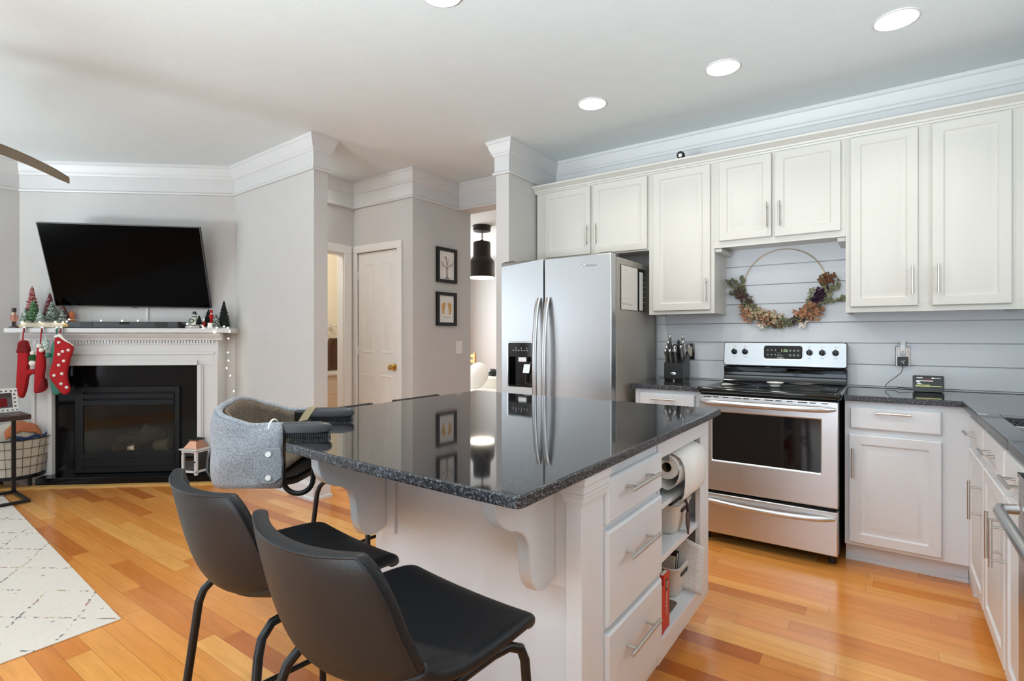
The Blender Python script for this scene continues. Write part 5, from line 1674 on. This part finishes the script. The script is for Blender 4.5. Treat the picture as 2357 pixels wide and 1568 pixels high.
SH = 1.3002
for (s_, z0), lab in (((-3.50, SH), 'pale driftwood plank under the bottle brush trees'),):
    tt = fthing('driftwood_plank', lab, 'wooden plank', s_, 0.13, z0)
    build('plank', MB().loft([[(x, y + .006 * math.sin(x * 30), z) for y, z in ((-0.185, SH), (-0.06, SH), (-0.065, SH + w), (-0.18, SH + w * 1.05))] for x, w in ((-3.715, .03), (-3.62, .040), (-3.5, .044), (-3.38, .042), (-3.31, .034))]), 'driftwood', tt, smooth=40, bev=.004)
for a in [(q[0], q[1] - (.036 if q[1] < -3 else 0)) + q[2:] for q in (('tall red frosted bottle brush tree at the outer end of the mantel', -3.612, .100, 1.344, .315, .060, 'frost_red'),
          ('small frosted green tree at the outer end of the plank', -3.630, .150, 1.339, .125, .036, 'mint'),
          ('bright green bottle brush tree between the two red ones', -3.565, .150, 1.343, .190, .058, 'bright_green'),
          ('tall wine-red bottle brush tree behind the green ones', -3.475, .095, 1.344, .255, .054, 'wine'),
          ('smallest frosted tree in front of the wine-red tree', -3.495, .168, 1.344, .108, .034, 'mint'),
          ('frosted green bottle brush tree half behind the television corner', -3.425, .140, 1.343, .185, .056, 'frost_green'),
          ('red bottle brush tree under the television edge', -3.365, .095, 1.342, .150, .045, 'wine'),
          ('short frosted green tree beside the soundbar', -3.330, .155, 1.337, .125, .038, 'frost_green'),
          ('black-green bottle brush tree behind the red soldier figure', -2.225, .085, SH, .165, .046, 'dark_tree'),
          ('tall dark green bottle brush tree at the inner end of the mantel', -2.085, .110, SH, .238, .050, 'dark_tree'),
          ('slim frosted tree between the soldier figure and the tall dark tree', -2.125, .170, SH, .118, .032, 'frost_green'),
          ('tiny dark tree next to the snowman', -2.272, .150, SH + .018, .090, .022, 'dark_tree'))]:
    brush_tree(*a)
t = fthing('lit_ornament', 'glowing orange ornament behind the short tree on the mantel', 'ornament', -3.362, .062, SH)
build('globe', MB().lathe([(0.001, SH), (0.02, SH), (0.022, SH + .05), (0.026, SH + .09), (0.020, SH + .135), (0.008, SH + .15), (0.001, SH + .152)], (-3.362, -.062, 0), 18), 'orange_cloth', t, smooth=60)
m = MB().box(-3.335, -3.28, -.20, -.17, SH, SH + .035)
t = fthing('wooden_block', 'small brown wooden block beside the soundbar', 'wooden block', -3.307, .185, SH)
build('block', m, 'wood_tan', t, smooth=0, bev=.003)


def soldier(label, s_, out, z0, h, coat, hat, legs, group='nutcracker figures on the mantel'):
    t = fthing('nutcracker', label, 'figurine', s_, out, z0, group)
    k = h / 0.15
    c = lambda x, z: (s_ + x * k, -out, z0 + z * k)
    build('base', MB().box(s_ - .022 * k, s_ + .022 * k, -out - .018 * k, -out + .018 * k, z0, z0 + .010 * k), legs, t, smooth=0, bev=.001)
    for sx in (-1, 1):
        build('leg', MB().tube([c(sx * .008, .010), c(sx * .008, .03), c(sx * .0075, .058)], [.007 * k, .0065 * k, .0075 * k], 10), legs, t)
        build('arm', MB().tube([c(sx * .018, .096), c(sx * .024, .078), c(sx * .019, .060)], [.006 * k, .0055 * k, .005 * k], 8), coat, t)
    build('coat', MB().lathe([(.001, .048 * k), (.019 * k, .048 * k), (.016 * k, .07 * k), (.018 * k, .095 * k), (.010 * k, .103 * k), (.001, .104 * k)], (s_, -out, z0), 16), coat, t, smooth=50)
    build('head', MB().ball(c(0, .113), .012 * k, (1, 1, 1.1), 14, 8), 'skin', t, smooth=60)
    build('beard', MB().ball((s_, -out - .008 * k, z0 + .106 * k), .009 * k, (1, .7, 1), 10, 6), 'white_felt', t, smooth=60)
    build('hat', MB().lathe([(.001, .119 * k), (.0145 * k, .119 * k), (.0135 * k, .130 * k), (.015 * k, .146 * k), (.010 * k, .150 * k), (.001, .151 * k)], (s_, -out, z0), 16), hat, t, smooth=50)


soldier('rose-coated soldier figurine at the outer end of the mantel', -3.716, .195, SH, .165, 'pink_coat', 'dark_wood', 'dark_wood')
soldier('bright red soldier figurine on a white pedestal at the inner end of the mantel', -2.165, .165, SH + .045, .112, 'red_felt', 'red_felt', 'red_felt')
m = MB().loft([[(-2.165 + a * w, -.165 + b * w, z) for a, b in ((-1, -1), (1, -1), (1, 1), (-1, 1))] for z, w in ((SH, .024), (SH + .04, .021), (SH + .0447, .023))])
t = fthing('pedestal', 'white pedestal under the red soldier figurine', 'pedestal', -2.165, .165, SH)
build('block', m, 'snow_white', t, smooth=0, bev=.002)
soldier('tiny red and white figurine beside the white pedestal', -2.218, .185, SH, .085, 'dark_red', 'white_felt', 'dark_red')
t = fthing('snowman', 'porcelain snowman in a black hat on the mantel', 'figurine', -2.318, .135, SH + .018)
for z, r in ((SH + .043, .030), (SH + .083, .022), (SH + .112, .016)):
    build('snowball', MB().ball((-2.318, -.135, z), r, (1, .9, .92), 16, 10), 'snow_white', t, smooth=60)
build('hat', MB().lathe([(.001, 0), (.026, 0), (.026, .003), (.015, .004), (.014, .022), (.001, .023)], (-2.318, -.135, SH + .122), 18), 'black_plastic', t)
build('wreath', MB().tube([(-2.330 + .018 * math.cos(R(a)), -.162, SH + .065 + .016 * math.sin(R(a))) for a in range(0, 360, 30)], .004, 6, closed=True), 'dark_green', t)
build('scarf', MB().tube([(-2.318 + .017 * math.cos(R(a)), -.135 + .017 * math.sin(R(a)), SH + .100) for a in range(0, 360, 30)], .004, 6, closed=True), 'grey_plastic', t)
t = fthing('candle_tray', 'low grey tray under the snowman', 'tray', -2.32, .145, SH)
build('dish', MB().box(-2.375, -2.255, -.185, -.10, SH, SH + .0175), 'nickel', t, smooth=0, bev=.005)


# stockings hanging from the mantel front, each on its own hook
def stocking(label, hook_s, mat, outline, y0, y1, loop):
    t = fthing('stocking', label, 'stocking', hook_s, -y0, 0.72, 'stockings on the mantel')
    outline = [(a + .034, b) for a, b in outline]
    hook_s += .012
    pts = []
    n = len(outline)
    for i in range(n):                # rounded outline
        p0, p1, p2, p3 = outline[i - 1], outline[i], outline[(i + 1) % n], outline[(i + 2) % n]
        for f in (0, .25, .5, .75):
            pts.append(tuple(0.5 * (2 * p1[k] + (p2[k] - p0[k]) * f + (2 * p0[k] - 5 * p1[k] + 4 * p2[k] - p3[k]) * f * f + (3 * p1[k] - p0[k] - 3 * p2[k] + p3[k]) * f ** 3) for k in (0, 1)))
    cx = sum(p[0] for p in pts) / len(pts)
    cz = sum(p[1] for p in pts) / len(pts)
    rings = []
    for y, k in ((y1, .80), (y1 - .006, .96), ((y0 + y1) / 2, 1.0), (y0 + .006, .96), (y0, .80)):
        rings.append([(cx + (a - cx) * (k if k == 1 else k), y, cz + (b - cz) * (k + (1 - k) * .5)) for a, b in pts])
    b = build('body', MB().loft(rings), mat, t, smooth=60)
    build('hanging_loop', MB().tube([(hook_s, -.262, 1.300), (hook_s, -.268, 1.27), (hook_s + .003, (y0 + y1) / 2, loop)], .0045, 8), mat, t)
    return t, b


def hook(label, s_):
    t = fthing('stocking_hook', label, 'hook', s_, .24, SH, 'stocking hooks on the mantel edge')
    build('clip', MB().box(s_ - .012, s_ + .012, -.262, -.19, SH, SH + .010).box(s_ - .010, s_ + .010, -.262, -.2545, 1.262, SH), 'nickel', t, smooth=0, bev=.002)
    build('curl', MB().tube([(s_, -.2575, 1.28), (s_, -.272, 1.268), (s_, -.276, 1.28), (s_, -.272, 1.290)], .003, 8), 'nickel', t)


hook('metal hook holding the plain red stocking', -3.587)
hook('metal hook holding the red and white gnome stocking', -3.451)
hook('metal hook holding the sequined green stocking', -3.337)
hook('metal hook holding the dotted red stocking', -3.306)
t1, b1 = stocking('plain red stocking hanging nearest the side table', -3.599, 'red_felt', [(-3.648, 1.180), (-3.600, 1.198), (-3.572, 1.170), (-3.570, 1.02), (-3.573, 0.958), (-3.545, 0.962), (-3.515, 0.945), (-3.520, 0.925), (-3.570, 0.905), (-3.590, 0.80), (-3.618, 0.725), (-3.660, 0.770), (-3.658, 0.88), (-3.650, 1.05)], -.300, -.262, 1.19)
build('cuff', MB().loft([[(a + .034, y, b) for a, b in ((-3.656, 1.095), (-3.566, 1.098), (-3.575, 1.185), (-3.602, 1.200), (-3.630, 1.18))] for y in (-.306, -.257)]), 'dark_red', t1, smooth=0, bev=.008)
t2, b2 = stocking('narrow red stocking with a white gnome, second from the side table', -3.463, 'red_felt', [(-3.495, 1.150), (-3.470, 1.165), (-3.452, 1.10), (-3.444, 0.99), (-3.456, 0.89), (-3.435, 0.82), (-3.450, 0.782), (-3.512, 0.765), (-3.522, 0.80), (-3.515, 0.93), (-3.505, 1.06)], -.304, -.264, 1.15)
build('toe', MB().loft([[(a + .034, y, b) for a, b in ((-3.450, .785), (-3.433, .82), (-3.440, .875), (-3.456, .895), (-3.478, .82), (-3.486, .785))] for y in (-.309, -.262)]), 'dark_red', t2, smooth=0, bev=.008)
build('gnome_hat', MB().loft([[(-3.403 + .026 * k * math.cos(R(a)), -.29 + .018 * k * math.sin(R(a)), z) for a in range(0, 360, 30)] for z, k in ((1.118, 1), (1.16, .95), (1.20, .65), (1.232, .12))]), 'mint', t2, smooth=60)
for a, b in ((-3.468, 1.153), (-3.452, 1.118)):
    build('pom_pom', MB().ball((a + .034, -.312, b), .018, (1, 1, 1), 12, 8), 'white_felt', t2, smooth=60)
t3, b3 = stocking('sequined green stocking hidden behind the dotted one', -3.347, 'green_felt', [(-3.405, 1.150), (-3.365, 1.205), (-3.335, 1.19), (-3.335, 1.0), (-3.33, .86), (-3.335, .765), (-3.375, .748), (-3.402, .78), (-3.415, .90), (-3.412, 1.02)], -.283, -.250, 1.19)
build('ornament_ball', MB().ball((-3.384, -.292, 1.075), .02, (1, 1, 1), 12, 8), 'green_felt', t3, smooth=60)
t4, b4 = stocking('bright red stocking with white pom-pom dots, closest to the firebox', -3.318, 'red_felt', [(-3.345, 1.222), (-3.285, 1.198), (-3.213, 1.150), (-3.236, 1.05), (-3.258, 0.945), (-3.256, 0.87), (-3.237, 0.80), (-3.250, 0.765), (-3.280, 0.752), (-3.315, 0.785), (-3.365, 0.855), (-3.388, 0.905), (-3.386, 0.955), (-3.366, 1.03), (-3.352, 1.12)], -.326, -.290, 1.21)
for a, b in ((-3.309, 1.180), (-3.238, 1.118), (-3.280, 1.107), (-3.308, 1.083), (-3.272, 1.030), (-3.310, .995), (-3.286, .927), (-3.345, .912), (-3.292, .844), (-3.250, .815)):
    build('pom_pom', MB().ball((a + .034, -.328, b), .0125, (1, .8, 1), 12, 8), 'white_felt', t4, smooth=60)
build('white_cuff', MB().tube([(-3.316, -.308, 1.226), (-3.284, -.308, 1.240), (-3.251, -.308, 1.205), (-3.179, -.308, 1.152)], [.012, .016, .008, .005], 8), 'white_felt', t4, smooth=60)
t = fthing('elf_ornament', 'small green and white elf ornament hanging beside the plain red stocking', 'ornament', -3.501, .285, 1.0)
build('cap', MB().loft([[(-3.503 + .034 * k * math.cos(R(a)), -.285 + .02 * k * math.sin(R(a)), z) for a in range(0, 360, 30)] for z, k in ((1.033, .8), (1.045, 1), (1.062, .95), (1.078, .5))]), 'dark_green', t, smooth=60)
build('face', MB().ball((-3.506, -.285, 1.012), .028, (1, .6, .9), 14, 8), 'white_felt', t, smooth=60)
build('pom_pom', MB().ball((-3.506, -.285, 1.094), .018, (1, .8, 1), 12, 8), 'white_felt', t, smooth=60)
build('string', MB().cyl((-3.506, -.285, 1.11), (-3.541, -.275, 1.19), .002, seg=6), 'white_felt', t)

# fairy lights along the mantel and down its inner side
t = fthing('fairy_lights', 'string of warm fairy lights along the mantel and down beside the fireplace', 'string lights', -2.01, .18, .45)
bl = [(-3.66, -.19, 1.345), (-3.52, -.192, 1.35), (-3.40, -.192, 1.352), (-3.34, -.192, 1.348), (-3.305, -.20, 1.355), (-3.28, -.21, 1.372), (-3.10, -.10, 1.366), (-2.93, -.10, 1.365), (-2.80, -.10, 1.365), (-2.345, -.205, 1.335), (-2.215, -.215, 1.318), (-2.20, -.235, 1.304), (-2.10, -.215, 1.306), (-2.045, -.20, 1.315), (-2.003, -.225, 1.302), (-1.983, -.235, 1.272), (-2.105, -.245, 1.262), (-2.005, -.21, 1.212), (-2.035, -.15, 1.09), (-2.03, -.15, 1.02), (-2.045, -.15, .955), (-2.015, -.15, .89), (-1.985, -.15, .755), (-2.05, -.15, .555)]
build('wire', MB().tube(bl, .0012, 5), 'nickel', t, smooth=180)
for p in bl:
    build('bulb', MB().ball(p, .0052, (1, 1, 1.2), 10, 6), 'bulb', t, smooth=180)

# white lantern with a copper roof on the hearth
lx, lo = -2.262, 0.222
t = fthing('lantern', 'white wooden lantern with a copper roof standing on the hearth', 'lantern', lx, lo, .0685)
t.rotation_euler = (0, 0, AF + R(-20))
ROOT[t.name] = Matrix.Translation(Vector((lx, -lo, .0685)))
hw = .066
z0 = .0685
fr = MB()
for sx in (-1, 1):
    for sy in (-1, 1):
        fr.box(lx + sx * hw - .011, lx + sx * hw + .011, -lo + sy * hw - .011, -lo + sy * hw + .011, z0, z0 + .205)
fr.box(lx - hw - .011, lx + hw + .011, -lo - hw - .011, -lo + hw + .011, z0 + .018, z0 + .036)
fr.box(lx - hw - .011, lx + hw + .011, -lo - hw - .009, -lo - hw + .009, z0 + .185, z0 + .205).box(lx - hw - .011, lx + hw + .011, -lo + hw - .009, -lo + hw + .009, z0 + .185, z0 + .205)
fr.box(lx - hw - .009, lx - hw + .009, -lo - hw, -lo + hw, z0 + .185, z0 + .205).box(lx + hw - .009, lx + hw + .009, -lo - hw, -lo + hw, z0 + .185, z0 + .205)
build('frame', fr, 'trim', t, smooth=0, bev=.002)
build('top_board', MB().box(lx - hw - .024, lx + hw + .024, -lo - hw - .024, -lo + hw + .024, z0 + .2052, z0 + .217), 'trim', t, smooth=0, bev=.003)
rf = build('roof', MB().loft([[(lx + a * w, -lo + b * w, z) for a, b in ((-1, -1), (1, -1), (1, 1), (-1, 1))] for z, w in ((z0 + .2172, .068), (z0 + .275, .034), (z0 + .283, .036))]), 'copper', t, smooth=0, bev=.002)
build('cap', MB().loft([[(lx + a * w, -lo + b * w, z) for a, b in ((-1, -1), (1, -1), (1, 1), (-1, 1))] for z, w in ((z0 + .284, .046), (z0 + .292, .044), (z0 + .304, .014))]), 'dark_bronze', rf, smooth=0)
build('glass', MB().box(lx - hw + .002, lx + hw - .002, -lo - hw - .001, -lo - hw + .001, z0 + .036, z0 + .185).box(lx + hw - .001, lx + hw + .001, -lo - hw + .002, -lo + hw - .002, z0 + .036, z0 + .185), 'glass', t, smooth=0)
build('latch', MB().box(lx + hw - .012, lx + hw + .004, -lo - hw - .014, -lo - hw - .0105, z0 + .105, z0 + .118).box(lx - hw - .01, lx - hw - .002, -lo - hw - .014, -lo - hw - .0105, z0 + .165, z0 + .18), 'black_metal', t, smooth=0)
cd = fthing('candle', 'white pillar candle inside the white lantern', 'candle', lx, lo, z0 + .0362)
build('wax', MB().lathe([(.001, z0 + .0363), (.026, z0 + .0363), (.026, z0 + .115), (.022, z0 + .117), (.001, z0 + .113)], (lx, -lo, 0), 20), 'white_felt', cd)
build('wick', MB().cyl((lx, -lo, z0 + .113), (lx, -lo, z0 + .124), .0012, seg=6), 'black_plastic', cd)

# ------------------------------------------------------------------ side table, photo card, wire basket, rug, fan
t = thing('side_table', 'dark wood and black metal side table at the picture edge', 'table', (-5.41, .86, 0))
build('top', MB().box(-5.72, -5.185, .56, 1.155, .615, .652), 'dark_wood', t, smooth=0, bev=.004)
for y in (.60, 1.135):
    build('leg', MB().box(-5.585, -5.560, y - .0125, y + .0125, .027, .6148), 'black_metal', t, smooth=0, bev=.002)
    build('floor_rail', MB().box(-5.585, -5.172, y - .0125, y + .0125, .0065, .0265), 'black_metal', t, smooth=0, bev=.002)
build('cross_rail', MB().box(-5.197, -5.172, .6126, 1.1224, .0065, .0265), 'black_metal', t, smooth=0, bev=.002)
build('cross_rail', MB().box(-5.585, -5.560, .6126, 1.1224, .0065, .0265), 'black_metal', t, smooth=0, bev=.002)
t = thing('photo_card', 'white holiday photo card standing on the side table', 'photo card', (-5.44, 1.03, .6525))
cX = Matrix.Translation((-5.44, 1.020, .6525)) @ Matrix.Rotation(R(97), 4, 'Z') @ Matrix.Rotation(R(-14), 4, 'X')


def cbox(*a):
    m = MB()
    m.X = cX
    return m.box(*a)


build('card', cbox(-.125, .125, 0, .004, 0.003, .185), 'paper', t, smooth=0)
build('easel', cbox(-.03, .03, .004, .055, .003, .02), 'grey_plastic', t, smooth=0)
for (a, b, c, d), mt in (((-.095, .09, .035, .15), 'ink'), ((-.095, -.01, .105, .15), 'blue_cloth'), ((.0, .06, .045, .11), 'dark_red'), ((-.05, .0, .04, .09), 'snow_white'), ((.02, .085, .115, .145), 'dark_wood')):
    build('photo', cbox(a, b, -.0012 if mt == 'ink' else -.0018, -.0002, c, d), mt, t, smooth=0)
mk = MB()
mk.X = cX
for k in range(9):
    x = -.115 + k * .028
    mk.box(x, x + .012, -.0008, 0, .158, .170).box(x, x + .010, -.0008, 0, .012, .022)
for k in range(4):
    mk.box(.098, .112, -.0008, 0, .04 + k * .03, .052 + k * .03)
build('border_motif', mk, 'ink', t, smooth=0)
solo('remote_control', MB().box(-5.40, -5.36, .75, .93, .6525, .668), 'dark_wood', 'dark brown slim box on the side table, before the photo card', 'box', (-5.38, .84, .6525), smooth=0, bev=.003)

bx, by = -5.865, 1.205
t = thing('wire_basket', 'black wire basket with a cream liner behind the side table', 'basket', (bx, by, 0))


def brad(z):
    return .192 + .045 * (z - .08) / .32


for z in (.10, .18, .255, .33, .40):
    build('wire_ring', MB().tube([(bx + brad(z) * math.cos(R(a)), by + brad(z) * math.sin(R(a)), z) for a in range(0, 360, 10)],   .004 if z in (.10, .40) else .0022, 8, closed=True), 'black_metal', t)
for k in range(26):
    a = 2 * PI * k / 26
    build('wire_rib', MB().cyl((bx + brad(.10) * math.cos(a), by + brad(.10) * math.sin(a), .10), (bx + brad(.40) * math.cos(a), by + brad(.40) * math.sin(a), .40), .0016, seg=6), 'black_metal', t)
build('base_disc', MB().cyl((bx, by, .078), (bx, by, .105), .190, seg=36), 'black_metal', t)
for a in (20, 110, 200, 290):
    build('leg', MB().box(bx + .165 * math.cos(R(a)) - .012, bx + .165 * math.cos(R(a)) + .012, by + .165 * math.sin(R(a)) - .012, by + .165 * math.sin(R(a)) + .012, .0 if a in (200, 290) else .0, .078), 'black_metal', t, smooth=0)
for a in (75, 255):
    c = Vector((bx + .237 * math.cos(R(a)), by + .237 * math.sin(R(a)), .40))
    tg = Vector((-math.sin(R(a)), math.cos(R(a)), 0))
    build('handle', MB().tube(arc(c, .05, 0, 180, 12, tg, (0, 0, 1.5)), .006, 8), 'black_metal', t)
build('liner', MB().lathe([(.001, .107), (.180, .107), (.205, .25), (.226, .390), (.221, .390), (.198, .25), (.172, .115), (.001, .115)], (bx, by, 0), 40), 'cloth', t, smooth=60)
m = MB().grid(lambda u, v: (bx + .21 * v * math.cos(2 * PI * u), by + .21 * v * math.sin(2 * PI * u), .37 + .15 * (1 - v * v) + .012 * math.sin(u * 25) * v + .01 * math.sin(v * 12 + u * 12)), 36, 10)
bl_ = build('blanket', m, 'cloth', None, smooth=180, solid=.01, loc=(bx, by, .5))
bl_['label'], bl_['category'] = 'cream printed blanket bundled in the black wire basket', 'blanket'
m = MB().grid(lambda u, v: (bx + .09 + .075 * (u - .5) * 2, by + .02 + .11 * (v - .5) * 2, .526 - .26 * ((u - .1) ** 2) * .3 - .22 * (v - .5) ** 2 + .006 * math.sin(u * 9 + v * 14)), 12, 12)
build('orange_patch', m, 'orange_cloth', bl_, local=False, smooth=180, solid=.008) if False else None
m.X = None
ob = build('orange_patch', m, 'orange_cloth', None, smooth=180, solid=.008, loc=(bx, by, .5))
ob.parent = bl_
ob.location = (0, 0, 0)
m = MB().grid(lambda u, v: (bx + (.195 + .02 * (v - .5)) * math.cos(R(-20 + 95 * u)), by + (.195 + .02 * (v - .5)) * math.sin(R(-20 + 95 * u)), .378 + .045 * v + .008 * math.sin(u * 16)), 16, 4)
ob = build('blue_patch', m, 'blue_cloth', None, smooth=180, solid=.012, loc=(bx, by, .5))
ob.parent = bl_
ob.location = (0, 0, 0)

m = MB().prism([(-2.715, .900), (-2.700, -1.40), (-5.62, -1.40), (-5.60, 1.075)], .0005, .0062)
o = solo('rug', m, 'rug', 'cream area rug with faint dashed trellis lines', 'rug', (-4.15, -.2, .0005), smooth=0, bev=.002)

fx, fy = -4.02, .20
t = thing('ceiling_fan', 'brown-bladed ceiling fan, one blade tip reaching into the frame', 'ceiling fan', (fx, fy, H))
build('canopy', MB().lathe([(.001, 2.64), (.05, 2.64), (.075, 2.69), (.078, 2.7395), (.001, 2.7395)], (fx, fy, 0), 24), 'dark_bronze', t)
build('downrod', MB().cyl((fx, fy, 2.42), (fx, fy, 2.642), .012, seg=12), 'dark_bronze', t)
mo = build('motor', MB().lathe([(.001, 2.20), (.07, 2.20), (.095, 2.24), (.10, 2.33), (.085, 2.40), (.03, 2.425), (.001, 2.425)], (fx, fy, 0), 28), 'dark_bronze', t, smooth=50)
for k in range(3):
    a = R(74.5 + 120 * k)
    d, p = Vector((math.cos(a), math.sin(a), 0)), Vector((-math.sin(a), math.cos(a), 0))
    rings = []
    for i in range(15):
        f = i / 14
        rad = .10 + .74 * f
        w = (.055 + .018 * math.sin(f * PI)) * (1 if f < .93 else 1 - (f - .93) * 7)
        zz = 2.255 + .035 * math.sin(f * PI) - .135 * f * f
        c = Vector((fx, fy, zz)) + d * rad
        rings.append([c + p * w - Vector((0, 0, .010)), c - p * w + Vector((0, 0, .010)), c - p * w + Vector((0, 0, .003)), c + p * w - Vector((0, 0, .017))])
    build('blade', MB().loft(rings), 'fan_wood', t, smooth=40, bev=.003)
